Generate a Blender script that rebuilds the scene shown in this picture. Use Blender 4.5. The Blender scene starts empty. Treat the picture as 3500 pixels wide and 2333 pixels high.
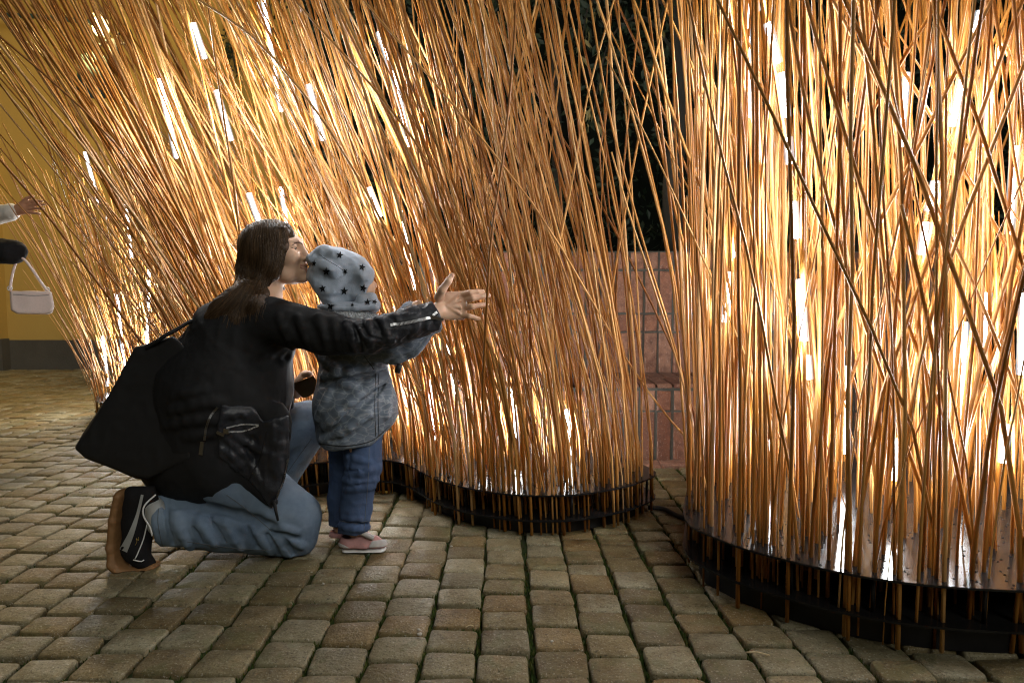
import bpy, math, random
import numpy as np
from mathutils import Vector, Matrix
from mathutils.bvhtree import BVHTree

random.seed(11)
RNG = np.random.default_rng(7)
SC = bpy.context.scene
COL = SC.collection

# ------------------------------------------------------------------ camera, world, lights, exposure
CAM_H, FPX = 0.85, 2333.33            # lens height, focal length in photo pixels (24 mm on 36 mm, 3500 px)
PITCH = math.atan(166.5 / FPX)        # the eye level lies at photo row 1000
cam_data = bpy.data.cameras.new('camera')
cam = bpy.data.objects.new('camera', cam_data); COL.objects.link(cam)
cam.location = (0, 0, CAM_H); cam.rotation_euler = (math.pi / 2 - PITCH, 0, 0)
cam_data.lens = 24; cam_data.sensor_width = 36; cam_data.clip_start = 0.05; cam_data.clip_end = 200
cam_data.dof.use_dof = True; cam_data.dof.focus_distance = 2.15; cam_data.dof.aperture_fstop = 5.6
SC.camera = cam

world = bpy.data.worlds.new('World'); SC.world = world; world.use_nodes = True
wn = world.node_tree
sky = wn.nodes.new('ShaderNodeTexSky'); sky.sky_type = 'NISHITA'; sky.sun_disc = False
sky.sun_elevation = math.radians(4); sky.sun_rotation = math.radians(200)
wn.links.new(sky.outputs[0], wn.nodes['Background'].inputs[0])
wn.nodes['Background'].inputs[1].default_value = 0.004

sun_d = bpy.data.lights.new('front_fill', 'SUN'); sun_d.energy = 0.62; sun_d.angle = math.radians(25)  # added fill from behind the camera, brightens fronts and paving
sun_d.color = (0.97, 0.96, 0.88)
sun = bpy.data.objects.new('front_fill', sun_d); COL.objects.link(sun)
sun.rotation_euler = (math.radians(52), 0, math.radians(22))

LED = 255.0          # radiance of the light tubes
WARM_FILL_W = 165.0    # watts of the warm light added at the lantern

vs = SC.view_settings
vs.view_transform = 'Standard'; vs.look = 'None'; vs.exposure = 0.38; vs.gamma = 1.0; vs.use_curve_mapping = False
SC.render.engine = 'CYCLES'
SC.cycles.use_denoising = True
SC.cycles.max_bounces = 5; SC.cycles.diffuse_bounces = 3; SC.cycles.glossy_bounces = 2
SC.cycles.sample_clamp_indirect = 3.0; SC.cycles.sample_clamp_direct = 24.0; SC.cycles.filter_width = 1.15
SC.cycles.caustics_reflective = False; SC.cycles.caustics_refractive = False

# ------------------------------------------------------------------ photo pixel + distance -> place
_cp, _sp = math.cos(PITCH), math.sin(PITCH)
def W(px, py, Y):
    dx, dy = (px - 1750) / FPX, (1166.5 - py) / FPX
    t = Y / (_cp + dy * _sp)
    return np.array([dx * t, Y, CAM_H + (-_sp + dy * _cp) * t])
def G(px, py, z=0.0):
    dx, dy = (px - 1750) / FPX, (1166.5 - py) / FPX
    t = (z - CAM_H) / (-_sp + dy * _cp)
    return np.array([dx * t, (_cp + dy * _sp) * t, z])
def PX(p):
    p = np.asarray(p); z = p[..., 2] - CAM_H
    f = p[..., 1] * _cp - z * _sp; u = p[..., 1] * _sp + z * _cp
    return 1750 + FPX * p[..., 0] / f, 1166.5 - FPX * u / f
def mpp(Y): return Y / FPX

# ------------------------------------------------------------------ objects
def mk(name, verts, faces, mat=None, parent=None, smooth=True):
    me = bpy.data.meshes.new(name)
    me.from_pydata([tuple(map(float, v)) for v in verts], [], [tuple(map(int, f)) for f in faces])
    return link(name, me, mat, parent, smooth)
def link(name, me, mat=None, parent=None, smooth=True):
    if mat and not me.materials: me.materials.append(mat)
    if smooth and len(me.polygons): me.polygons.foreach_set('use_smooth', [True] * len(me.polygons))
    me.update()
    o = bpy.data.objects.new(name, me); COL.objects.link(o)
    adopt(o, parent)
    return o
def adopt(o, parent):
    if parent is not None:
        o.parent = parent
        o.matrix_parent_inverse = root_matrix(parent).inverted()
def root_matrix(o):
    m = Matrix.LocRotScale(o.location, o.rotation_euler, o.scale)
    return (root_matrix(o.parent) @ o.matrix_parent_inverse @ m) if o.parent else m
def empty(name, loc=(0, 0, 0)):
    o = bpy.data.objects.new(name, None); COL.objects.link(o); o.location = tuple(map(float, loc)); o.empty_display_size = .1
    return o
def tag(o, label=None, cat=None, group=None, kind=None):
    if label: o['label'] = label
    if cat: o['category'] = cat
    if group: o['group'] = group
    if kind: o['kind'] = kind
    return o
def join(parts):
    V, F, n = [], [], 0
    for v, f in parts:
        V.extend(v); F.extend([tuple(i + n for i in q) for q in f]); n += len(v)
    return V, F
def box(c, s, R=None):
    c = np.asarray(c, float); h = np.asarray(s, float) / 2
    v = np.array([[x, y, z] for x in (-1, 1) for y in (-1, 1) for z in (-1, 1)]) * h
    if R is not None: v = v @ np.asarray(R).T
    return list(v + c), [(0, 1, 3, 2), (4, 6, 7, 5), (0, 4, 5, 1), (2, 3, 7, 6), (0, 2, 6, 4), (1, 5, 7, 3)]
def tube(path, rad, sides=6, caps=True):
    P = np.asarray(path, float); n = len(P); r = np.broadcast_to(np.asarray(rad, float), (n,))
    T = np.gradient(P, axis=0); T /= np.linalg.norm(T, axis=1)[:, None] + 1e-12
    a = np.array([0, 0, 1.0]) if abs(T[0][2]) < .9 else np.array([1.0, 0, 0])
    U = np.cross(T[0], a); U /= np.linalg.norm(U); V, F = [], []
    for i in range(n):
        U = U - T[i] * U.dot(T[i]); U /= np.linalg.norm(U) + 1e-12; B = np.cross(T[i], U)
        for k in range(sides):
            t = 2 * math.pi * k / sides
            V.append(P[i] + r[i] * (math.cos(t) * U + math.sin(t) * B))
    for i in range(n - 1):
        for k in range(sides):
            k2 = (k + 1) % sides
            F.append((i * sides + k, i * sides + k2, (i + 1) * sides + k2, (i + 1) * sides + k))
    if caps:
        F.append(tuple(range(sides))[::-1]); F.append(tuple((n - 1) * sides + k for k in range(sides)))
    return V, F
def spline(pts, n=24):
    P = np.asarray(pts, float); m = len(P)
    if m == 2: return P[0] + np.linspace(0, 1, n)[:, None] * (P[1] - P[0])
    t = np.linspace(0, m - 1, n); out = []
    for s in t:
        i = min(int(s), m - 2); f = s - i
        p0, p1, p2, p3 = P[max(i - 1, 0)], P[i], P[i + 1], P[min(i + 2, m - 1)]
        out.append(.5 * (2 * p1 + (p2 - p0) * f + (2 * p0 - 5 * p1 + 4 * p2 - p3) * f * f + (3 * p1 - p0 - 3 * p2 + p3) * f ** 3))
    return np.array(out)

# ------------------------------------------------------------------ materials
class MatB:
    def __init__(s, name, rough=.6, spec=.5, metal=0.0):
        s.m = bpy.data.materials.new(name); s.m.use_nodes = True; s.t = s.m.node_tree; s.b = s.t.nodes['Principled BSDF']
        s.b.inputs['Roughness'].default_value = rough; s.b.inputs['Specular IOR Level'].default_value = spec; s.b.inputs['Metallic'].default_value = metal
    def n(s, kind, **kw):
        x = s.t.nodes.new(kind)
        for k, v in kw.items():
            if k in x.inputs.keys(): x.inputs[k].default_value = v
            else: setattr(x, k, v)
        return x
    def l(s, a, b): s.t.links.new(a, b)
    def coord(s, scale=(1, 1, 1), which='Object'):
        c = s.n('ShaderNodeTexCoord'); m = s.n('ShaderNodeMapping'); s.l(c.outputs[which], m.inputs[0]); m.inputs['Scale'].default_value = scale
        return m.outputs[0]
    def noise(s, scale, detail=4, rough=.6, co=None, out='Fac'):
        x = s.n('ShaderNodeTexNoise', Scale=scale, Detail=detail, Roughness=rough)
        s.l(co or s.coord(), x.inputs['Vector']); return x.outputs[out]
    def ramp(s, fac, stops):
        r = s.n('ShaderNodeValToRGB'); e = r.color_ramp.elements
        while len(e) < len(stops): e.new(.5)
        for x, (p, c) in zip(e, stops): x.position = p; x.color = (*c, 1) if len(c) == 3 else c
        s.l(fac, r.inputs[0]); return r.outputs[0]
    def mix(s, fac, a, b, mode='MIX'):
        x = s.n('ShaderNodeMix', data_type='RGBA', blend_type=mode)
        for sock, v in ((x.inputs[0], fac), (x.inputs[6], a), (x.inputs[7], b)):
            if hasattr(v, 'is_output'): s.l(v, sock)
            else: sock.default_value = v if not isinstance(v, tuple) else ((*v, 1) if len(v) == 3 else v)
        return x.outputs[2]
    def math(s, op, a, b=0.0):
        x = s.n('ShaderNodeMath', operation=op)
        for sock, v in ((x.inputs[0], a), (x.inputs[1], b)):
            if hasattr(v, 'is_output'): s.l(v, sock)
            else: sock.default_value = v
        return x.outputs[0]
    def color(s, c):
        if hasattr(c, 'is_output'): s.l(c, s.b.inputs['Base Color'])
        else: s.b.inputs['Base Color'].default_value = (*c, 1)
        return s
    def rough(s, r): s.l(r, s.b.inputs['Roughness']); return s
    def bump(s, h, dist=.002, strength=.5):
        x = s.n('ShaderNodeBump', Distance=dist, Strength=strength); s.l(h, x.inputs['Height']); s.l(x.outputs[0], s.b.inputs['Normal']); return s
    def rnd(s):
        "one number per thing or per loose piece"
        a = s.n('ShaderNodeObjectInfo').outputs['Random']; g = s.n('ShaderNodeNewGeometry').outputs['Random Per Island']
        return s.math('FRACT', s.math('ADD', a, g))

def cloth(name, c1, c2, scale=60, rough=.8, bump=.0012, weave=900, spec=.3, sheen=0.0):
    m = MatB(name, rough, spec)
    f = m.noise(scale, 5, .65)
    m.color(m.mix(f, c1, c2)); w = m.noise(weave, 2, .5)
    m.bump(m.math('ADD', m.math('MULTIPLY', f, .6), m.math('MULTIPLY', w, .4)), bump, .6)
    if sheen: m.b.inputs['Sheen Weight'].default_value = sheen
    return m.m
def plain(name, c, rough=.5, spec=.5, metal=0.0, var=.12, scale=120):
    m = MatB(name, rough, spec, metal)
    lo = tuple(x * (1 - var) for x in c); hi = tuple(min(1, x * (1 + var)) for x in c)
    m.color(m.mix(m.noise(scale, 3), lo, hi)); return m.m

M = {}
def build_materials():
    # canes: orange brown to straw, per piece, with streaks along the stem
    m = MatB('cane', .42, .45); r = m.rnd()
    base = m.ramp(r, [(0, (.25, .09, .010)), (.3, (.43, .180, .026)), (.65, (.56, .272, .062)), (.9, (.66, .36, .11)), (1, (.72, .49, .25))])
    st = m.noise(6, 4, .6, m.coord((40, 40, 1.5)))
    c = m.mix(st, m.mix(.5, base, (.20, .08, .02), 'MULTIPLY'), base)
    k = m.noise(18, 3, .5, m.coord((6, 6, 3)))
    c = m.mix(m.math('MULTIPLY', m.math('GREATER_THAN', k, .66), .5), c, (.30, .13, .035))
    m.color(c).bump(st, .001, .4); M['cane'] = m.m
    m = MatB('light_tube'); e = m.b
    e.inputs['Base Color'].default_value = (.9, .9, .9, 1); e.inputs['Emission Color'].default_value = (.93, .97, 1, 1); e.inputs['Emission Strength'].default_value = LED
    m.m.cycles.emission_sampling = 'FRONT'
    M['led'] = m.m
    m = bpy.data.materials.new('halo_shell'); m.use_nodes = True; t = m.node_tree; t.nodes.remove(t.nodes['Principled BSDF'])
    tr = t.nodes.new('ShaderNodeBsdfTransparent'); em = t.nodes.new('ShaderNodeEmission'); em.inputs[0].default_value = (.86, .93, 1, 1); em.inputs[1].default_value = 1.1; mx = t.nodes.new('ShaderNodeMixShader'); mx.inputs[0].default_value = .22
    t.links.new(tr.outputs[0], mx.inputs[1]); t.links.new(em.outputs[0], mx.inputs[2]); t.links.new(mx.outputs[0], t.nodes['Material Output'].inputs[0]); m.cycles.emission_sampling = 'NONE'; M['halo_glow'] = m  # see-through shell with a weak glow, imitates the halo of a tube
    m = MatB('black_acrylic', .12, .18); n = m.noise(35, 4); m.color(m.mix(n, (.006, .006, .007), (.016, .015, .014)))
    m.rough(m.math('ADD', m.math('MULTIPLY', m.noise(14, 4), .2), .10)); M['acrylic'] = m.m
    M['hole'] = plain('hole_rim', (.004, .004, .004), .9, .1)
    m = MatB('black_steel', .4, .5, .3); n = m.noise(22, 5); m.color(m.mix(n, (.005, .005, .006), (.014, .0135, .014))); m.rough(m.math('ADD', m.math('MULTIPLY', n, .4), .2)); M['steel'] = m.m
    M['rubber'] = plain('black_rubber', (.014, .014, .015), .55)
    # pavers
    m = MatB('paver_stone', .6, .4); r = m.rnd(); co = m.coord((1, 1, 1))
    off = m.n('ShaderNodeVectorMath', operation='ADD'); cb = m.n('ShaderNodeCombineXYZ')
    for i in range(3): m.l(m.math('MULTIPLY', r, 37.0 + 11 * i), cb.inputs[i])
    m.l(co, off.inputs[0]); m.l(cb.outputs[0], off.inputs[1]); v = off.outputs[0]
    base = m.ramp(r, [(0, (.155, .125, .055)), (.2, (.25, .208, .105)), (.4, (.31, .285, .185)), (.58, (.235, .16, .06)), (.75, (.185, .165, .095)), (.9, (.34, .31, .205)), (1, (.20, .148, .06))])
    big = m.noise(14, 5, .7, v); fine = m.noise(170, 4, .7, v); mid = m.noise(55, 4, .7, v)
    c = m.mix(m.ramp(big, [(.3, (0, 0, 0)), (.7, (1, 1, 1))]), m.mix(.9, base, (.50, .42, .28), 'MULTIPLY'), base)
    c = m.mix(m.math('MULTIPLY', m.math('GREATER_THAN', mid, .60), .45), c, (.10, .075, .045))
    c = m.mix(m.math('MULTIPLY', m.math('GREATER_THAN', fine, .62), .7), c, (.46, .43, .35))
    c = m.mix(m.math('MULTIPLY', m.math('LESS_THAN', fine, .40), .75), c, (.05, .04, .026))
    gr = m.noise(9, 3, .6, v); c = m.mix(m.math('MULTIPLY', m.math('GREATER_THAN', gr, .60), .28), c, (.10, .115, .035))
    m.color(c); m.rough(m.math('ADD', m.math('MULTIPLY', mid, .35), .38))
    m.bump(m.math('ADD', m.math('MULTIPLY', fine, .35), m.math('ADD', mid, big)), .006, .9); M['paver'] = m.m
    m = MatB('joint_soil', .95, .2); a = m.noise(7, 5, .7); b = m.noise(160, 4, .7)
    c = m.mix(m.ramp(a, [(.34, (0, 0, 0)), (.55, (1, 1, 1))]), (.055, .045, .026), (.045, .072, .018))
    c = m.mix(m.math('MULTIPLY', b, .7), c, (.015, .014, .008)); m.color(c).bump(b, .006, .9); M['soil'] = m.m
    m = MatB('moss', .9, .15); r = m.rnd(); m.color(m.ramp(r, [(0, (.018, .035, .008)), (.5, (.05, .085, .018)), (1, (.10, .10, .03))])); M['moss'] = m.m
    m = MatB('brick_red', .8, .3); r = m.rnd(); v = m.coord()
    off = m.n('ShaderNodeVectorMath', operation='ADD'); cb = m.n('ShaderNodeCombineXYZ')
    for i in range(3): m.l(m.math('MULTIPLY', r, 23.0 + 7 * i), cb.inputs[i])
    m.l(v, off.inputs[0]); m.l(cb.outputs[0], off.inputs[1]); v = off.outputs[0]
    base = m.ramp(r, [(0, (.20, .085, .05)), (.4, (.29, .135, .08)), (.75, (.36, .195, .125)), (1, (.27, .15, .10))])
    n1 = m.noise(22, 5, .7, v); n2 = m.noise(150, 3, .6, v)
    c = m.mix(m.ramp(n1, [(.35, (0, 0, 0)), (.7, (.85, .85, .85))]), base, (.10, .05, .038)); c = m.mix(m.math('MULTIPLY', m.math('GREATER_THAN', n2, .63), .4), c, (.5, .38, .30))
    drip = m.noise(10, 3, .5, m.coord((9, 9, .6)))
    c = m.mix(m.math('MULTIPLY', m.math('GREATER_THAN', drip, .68), .5), c, (.55, .47, .40))
    m.color(c).bump(m.math('ADD', n1, m.math('MULTIPLY', n2, .4)), .004, .7); M['brick'] = m.m
    m = MatB('mortar', .95, .15); n = m.noise(90, 5, .7); m.color(m.mix(n, (.065, .068, .058), (.13, .13, .11))).bump(n, .005, .8); M['mortar'] = m.m
    m = MatB('yellow_plaster', .9, .2); a = m.noise(1.4, 5, .65); b = m.noise(80, 4, .7)
    c = m.mix(a, (.38, .245, .05), (.46, .31, .085)); c = m.mix(m.math('MULTIPLY', m.noise(.5, 4, .7), .45), c, (.20, .15, .07)); m.color(c).bump(b, .004, .5); M['plaster'] = m.m
    m = MatB('grey_plinth', .9, .2); a = m.noise(3, 5, .7); m.color(m.mix(a, (.045, .042, .036), (.085, .08, .068))).bump(m.noise(60, 4), .006, .6); M['plinth'] = m.m
    M['iron'] = plain('wrought_iron', (.012, .012, .011), .55, .4, .2)
    m = MatB('added_glow_globe'); m.b.inputs['Base Color'].default_value = (.9, .85, .75, 1); m.b.inputs['Emission Color'].default_value = (1, .74, .34, 1); m.b.inputs['Emission Strength'].default_value = 2.0; M['globe'] = m.m  # globe: its glow is added, the lantern itself is unlit
    m = MatB('verdigris', .6, .4, .2); m.color(m.mix(m.noise(30, 4), (.02, .04, .035), (.05, .085, .075))); M['verdigris'] = m.m
    def leaf(name, a, b):
        m = MatB(name, .55, .4); r = m.rnd(); c = m.mix(r, a, b); c = m.mix(m.math('MULTIPLY', m.noise(30, 3), .5), c, tuple(x * .5 for x in a)); m.color(c); return m.m
    M['leaf_dark'] = leaf('dark_leaf', (.010, .024, .010), (.024, .044, .018)); M['leaf_pale'] = leaf('yellowing_leaf', (.16, .15, .045), (.30, .24, .10))
    m = MatB('bark', .9, .2); n = m.noise(14, 5, .7, m.coord((3, 3, .5))); m.color(m.mix(n, (.018, .017, .013), (.055, .052, .042))).bump(n, .012, .8); M['bark'] = m.m; M['deep_shade'] = plain('hedge_shade', (.006, .008, .005), .95, .1)  # last colour: near-black, paints the shade inside the hedge
    # skin, hair, clothes
    def skin(name, c, red):
        m = MatB(name, .48, .45); n = m.noise(28, 4, .6); f = m.noise(420, 2)
        m.color(m.mix(m.math('MULTIPLY', n, .7), c, red)); m.bump(f, .0006, .35)
        m.b.inputs['Subsurface Weight'].default_value = .12; m.b.inputs['Subsurface Radius'].default_value = (.010, .004, .002); m.b.inputs['Subsurface Scale'].default_value = .5
        return m.m
    M['skin'] = skin('skin', (.68, .455, .315), (.61, .35, .225)); M['skin_warm'] = skin('skin_warm', (.50, .27, .16), (.42, .19, .11))
    M['lip'] = plain('lip', (.55, .285, .215), .4, .5); M['teeth'] = plain('teeth', (.75, .72, .66), .3, .5)
    M['eye'] = plain('eye_white', (.36, .31, .27), .15, .6); M['iris'] = plain('iris', (.05, .03, .018), .15, .6); M['nail'] = plain('nail', (.66, .42, .34), .25, .6)
    m = MatB('brown_hair', .48, .3); r = m.rnd(); st = m.noise(5, 4, .6, m.coord((90, 90, 8)))
    c = m.ramp(r, [(0, (.035, .02, .010)), (.5, (.10, .056, .026)), (1, (.24, .145, .07))]); m.color(m.mix(st, (.03, .018, .009), c)).bump(st, .002, .7); M['hair'] = m.m
    M['jacket'] = cloth('black_jacket', (.0075, .0078, .0085), (.014, .0142, .016), 26, .72, .003, 700, .3)
    m = MatB('black_quilted_nylon', .38, .5); n = m.noise(40, 5, .7); m.color(m.mix(n, (.012, .013, .017), (.024, .027, .036))).bump(n, .004, .7); M['nylon'] = m.m
    m = MatB('sleeve_nylon', .5, .4); n = m.noise(34, 5, .7); m.color(m.mix(n, (.010, .0108, .014), (.022, .0245, .031))).bump(n, .0035, .7); M['sleeve'] = m.m
    M['bag'] = cloth('black_bag', (.010, .010, .0105), (.017, .017, .018), 40, .7, .0015, 900, .35)
    m = MatB('blue_jeans', .82, .25); a = m.noise(9, 4, .6); tw = m.n('ShaderNodeTexWave', Scale=420.0, Distortion=1.2); tw.bands_direction = 'DIAGONAL'; m.l(m.coord(), tw.inputs[0]); g = m.noise(500, 2)
    fd = m.noise(5, 4, .7); c = m.mix(m.ramp(fd, [(.35, (0, 0, 0)), (.65, (1, 1, 1))]), (.06, .10, .165), (.22, .30, .39)); c = m.mix(m.math('MULTIPLY', a, .5), c, (.085, .13, .20)); c = m.mix(m.math('MULTIPLY', g, .45), c, (.26, .33, .42)); m.color(c).bump(m.math('ADD', tw.outputs['Fac'], m.noise(45, 4)), .0016, .5); M['jeans'] = m.m
    m = MatB('dark_jeans', .82, .25); a = m.noise(14, 4, .6); g = m.noise(500, 2); c = m.mix(a, (.014, .027, .07), (.045, .08, .17)); c = m.mix(m.math('MULTIPLY', g, .35), c, (.13, .18, .27)); m.color(c).bump(m.noise(60, 4), .002, .6); M['djeans'] = m.m
    M['seam'] = plain('seam_thread', (.10, .11, .12), .8); M['gum'] = plain('gum_sole', (.24, .125, .05), .6, .4); M['suede'] = cloth('black_suede', (.008, .008, .009), (.016, .015, .016), 90, .85, .001, 900, .2)
    M['stripe'] = plain('grey_leather', (.33, .34, .33), .5, .4); M['white'] = plain('white_cord', (.72, .72, .70), .6); M['gold'] = plain('gold_print', (.42, .30, .08), .4, .5, .6)
    M['metal'] = plain('bright_zip_metal', (.85, .86, .88), .35, .6, .55); M['dmetal'] = plain('dull_zip_metal', (.30, .30, .30), .35, .5, 1.0); M['tape'] = plain('zip_tape', (.008, .008, .009), .8)
    m = MatB('grey_jersey', .9, .2); a = m.noise(300, 3, .7); m.color(m.mix(a, (.28, .33, .40), (.42, .48, .56))).bump(m.noise(240, 3), .0012, .5); m.b.inputs['Sheen Weight'].default_value = .2; M['jersey'] = m.m
    M['print'] = plain('black_print', (.006, .0065, .007), .8, .2)
    M['fleece'] = cloth('grey_fleece', (.42, .44, .46), (.60, .62, .64), 200, .95, .003, 500, .1, .4)
    m = MatB('water_print_nylon', .62, .35); co = m.coord((1, 1, 1.75)); wob = m.n('ShaderNodeTexNoise', Scale=13.0, Detail=3.0); m.l(co, wob.inputs['Vector'])
    ad = m.n('ShaderNodeMixRGB', blend_type='ADD'); ad.inputs[0].default_value = .085; m.l(co, ad.inputs[1]); m.l(wob.outputs['Color'], ad.inputs[2])
    vo = m.n('ShaderNodeTexVoronoi', feature='DISTANCE_TO_EDGE', Scale=27.0); m.l(ad.outputs[0], vo.inputs['Vector'])
    line = m.ramp(vo.outputs['Distance'], [(0, (1, 1, 1)), (.035, (.45, .45, .45)), (.10, (0, 0, 0))])
    patch = m.noise(7, 3, .6); line = m.mix(m.ramp(patch, [(.25, (.35, .35, .35)), (.6, (1, 1, 1))]), (0, 0, 0), line)
    base = m.mix(m.noise(11, 4, .6), (.095, .12, .155), (.15, .185, .235)); m.color(m.mix(line, base, (.27, .30, .325))).bump(m.noise(50, 4), .002, .5); M['camo'] = m.m
    M['pink'] = plain('pink_suede', (.44, .235, .225), .75, .25, 0, .2); M['greysuede'] = plain('pale_grey_suede', (.42, .40, .38), .75, .25, 0, .15); M['rubberwhite'] = plain('white_rubber', (.66, .66, .64), .5)
    M['purse'] = plain('pale_pink_leather', (.84, .70, .66), .38, .5); M['wool_white'] = cloth('white_knit', (.55, .53, .48), (.70, .68, .62), 60, .9, .004, 300)
    M['fur_black'] = cloth('black_plush', (.008, .008, .009), (.02, .02, .022), 80, .95, .006, 300); M['dark_trousers'] = cloth('dark_trousers', (.02, .02, .024), (.035, .035, .04), 40, .85)
    m = MatB('phone_glass', .08, .5); m.color(m.mix(m.noise(8, 2), (.10, .055, .025), (.16, .085, .035))); M['phone'] = m.m; M['copper'] = plain('copper_frame', (.85, .38, .16), .25, .5, 1.0)  # phone: brown in the glass colour imitates a reflection
    M['straw'] = plain('dry_straw', (.62, .50, .30), .7); M['pebble'] = plain('pale_pebble', (.55, .52, .46), .7); M['dryleaf'] = plain('yellow_leaf', (.42, .28, .06), .7)
build_materials()

# ------------------------------------------------------------------ soft bodies from distance fields
_perm = RNG.random((64, 64, 64)).astype(np.float32)
def vnoise(p):
    i = np.floor(p).astype(np.int32); f = (p - i).astype(np.float32); f = f * f * (3 - 2 * f)
    a = i & 63; b = (i + 1) & 63; x0, y0, z0 = a.T; x1, y1, z1 = b.T; fx, fy, fz = f.T; T = _perm
    c00 = T[x0, y0, z0] * (1 - fx) + T[x1, y0, z0] * fx; c10 = T[x0, y1, z0] * (1 - fx) + T[x1, y1, z0] * fx
    c01 = T[x0, y0, z1] * (1 - fx) + T[x1, y0, z1] * fx; c11 = T[x0, y1, z1] * (1 - fx) + T[x1, y1, z1] * fx
    return (c00 * (1 - fy) + c10 * fy) * (1 - fz) + (c01 * (1 - fy) + c11 * fy) * fz
def smin(a, b, k):
    if k <= 0: return np.minimum(a, b)
    h = np.clip(.5 + .5 * (b - a) / k, 0, 1); return b + (a - b) * h - k * h * (1 - h)
def poly_sd(poly):
    "signed distance to a polygon drawn in photo pixels"
    P = np.asarray(poly, float); n = len(P)
    def f(x, y):
        d = np.full(x.shape, 1e12); s = np.ones(x.shape)
        for i in range(n):
            ax, ay = P[i]; bx, by = P[i - 1]; ex, ey = bx - ax, by - ay; wx, wy = x - ax, y - ay
            t = np.clip((wx * ex + wy * ey) / (ex * ex + ey * ey + 1e-9), 0, 1)
            d = np.minimum(d, (wx - ex * t) ** 2 + (wy - ey * t) ** 2)
            c1 = y >= ay; c2 = y < by; c3 = ex * wy > ey * wx
            s = np.where((c1 & c2 & c3) | (~c1 & ~c2 & ~c3), -s, s)
        return s * np.sqrt(d)
    return f
class Field:
    def __init__(s): s.ops = []; s.lo = np.full(3, 1e9); s.hi = np.full(3, -1e9)
    def _grow(s, c, r): s.lo = np.minimum(s.lo, np.asarray(c) - r); s.hi = np.maximum(s.hi, np.asarray(c) + r)
    def add(s, fn, k, op=0, ball=None): s.ops.append((op, fn, k, ball)); return s
    # coordinates in metres
    def cone3(s, a, ra, b, rb, k=.01, sy=1.0, op=0):
        a = np.asarray(a, float); b = np.asarray(b, float); sc = np.array([1, 1 / sy, 1]); A, B = a * sc, b * sc; ab = B - A; L = ab.dot(ab) + 1e-12; m = min(1, sy)
        def f(p):
            q = p * sc - A; t = np.clip(q @ ab / L, 0, 1)
            return (np.sqrt(((q - t[:, None] * ab) ** 2).sum(1)) - (ra + t * (rb - ra))) * m
        if op == 0: s._grow(a, ra * max(1, sy)); s._grow(b, rb * max(1, sy))
        return s.add(f, k, op, ((a + b) / 2, np.linalg.norm(a - b) / 2 + max(ra, rb) * max(1, sy)))
    def ell3(s, c, r, k=.01, R=None, op=0):
        c = np.asarray(c, float); r = np.asarray(r, float); R = np.eye(3) if R is None else np.asarray(R)
        def f(p):
            q = (p - c) @ R; k0 = np.sqrt(((q / r) ** 2).sum(1)); k1 = np.sqrt(((q / r ** 2) ** 2).sum(1)) + 1e-9
            return k0 * (k0 - 1) / k1
        if op == 0: s._grow(c, r.max())
        return s.add(f, k, op, (c, r.max()))
    # the same with photo pixels (px, py, distance) and radii in pixels
    def cone(s, a, ra, b, rb, k=12, sy=1.0, op=0): return s.cone3(W(*a), ra * mpp(a[2]), W(*b), rb * mpp(b[2]), k * mpp(a[2]), sy, op)
    def chain(s, pts, k=12, sy=1.0, op=0):
        for (a, ra), (b, rb) in zip(pts, pts[1:]): s.cone(a, ra, b, rb, k, sy, op)
        return s
    def ell(s, c, r, k=12, R=None, op=0): return s.ell3(W(*c), np.asarray(r) * mpp(c[2]), k * mpp(c[2]), R, op)
    def fold(s, pts, r, k=10):
        "raised fold along a line"
        P = [W(*p) for p in pts]
        for a, b in zip(P, P[1:]): s.cone3(a, r * mpp(2.2), b, r * mpp(2.2), k * mpp(2.2))
        return s
    def crease(s, pts, r, k=8):
        P = [W(*p) for p in pts]
        for a, b in zip(P, P[1:]): s.cone3(a, r * mpp(2.2), b, r * mpp(2.2), k * mpp(2.2), op=1)
        return s
    def on(s, pts, inset=0.0):
        "places on the surface under these photo pixels, pushed in by inset pixels"
        C = np.array([0, 0, CAM_H]); D = np.array([W(x, y, 1.0) - C for x, y in pts]); D /= np.linalg.norm(D, axis=1)[:, None]; t = np.full(len(pts), 1.5)
        for _ in range(90): t = t + np.clip(s.ev(C + D * t[:, None]) * .7, -.05, .05)
        ok = t < 3.2; return (C + D * (t + inset * mpp(2.15))[:, None])[ok]
    def ridge(s, pts, r, up, k=12):
        "soft fold that stands up pixels proud of the surface"
        P = s.on([tuple(q[:2]) for q in spline([(x, y, 0) for x, y in pts], max(4, 2 * len(pts)))], r - up)
        for i, (a, b) in enumerate(zip(P, P[1:])):
            if np.linalg.norm(a - b) < .12: s.cone3(a, r * mpp(2.15), b, r * mpp(2.15), k * mpp(2.15))
        return s
    def groove(s, pts, r, deep, k=8):
        P = s.on([tuple(q[:2]) for q in spline([(x, y, 0) for x, y in pts], max(4, 2 * len(pts)))], deep - r)
        for a, b in zip(P, P[1:]):
            if np.linalg.norm(a - b) < .12: s.cone3(a, r * mpp(2.15), b, r * mpp(2.15), k * mpp(2.15), op=1)
        return s
    def clip(s, poly, k=3, Yref=2.2, inside=True):
        g = poly_sd(poly); m = mpp(Yref)
        def f(p):
            x, y = PX(p); d = g(x, y) * m; return d if inside else -d
        return s.add(f, k * m, 2)
    def plane(s, pt, n, k=.004):
        pt = np.asarray(pt, float); n = np.asarray(n, float); n = n / np.linalg.norm(n)
        return s.add(lambda p: (p - pt) @ n, k, 2)
    def rough(s, amp, freq, ridged=False, seed=0):
        fr = np.asarray(freq, float) * np.ones(3)
        def f(p):
            v = vnoise(p * fr + 11.3 * seed) * 2 - 1
            if ridged: v = 1 - 2 * np.abs(v)
            return v * amp
        return s.add(f, 0, 3)
    def sub(s, other, off=0.0, k=.003): return s.add(lambda p: other.ev(p) - off, k, 1)
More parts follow.
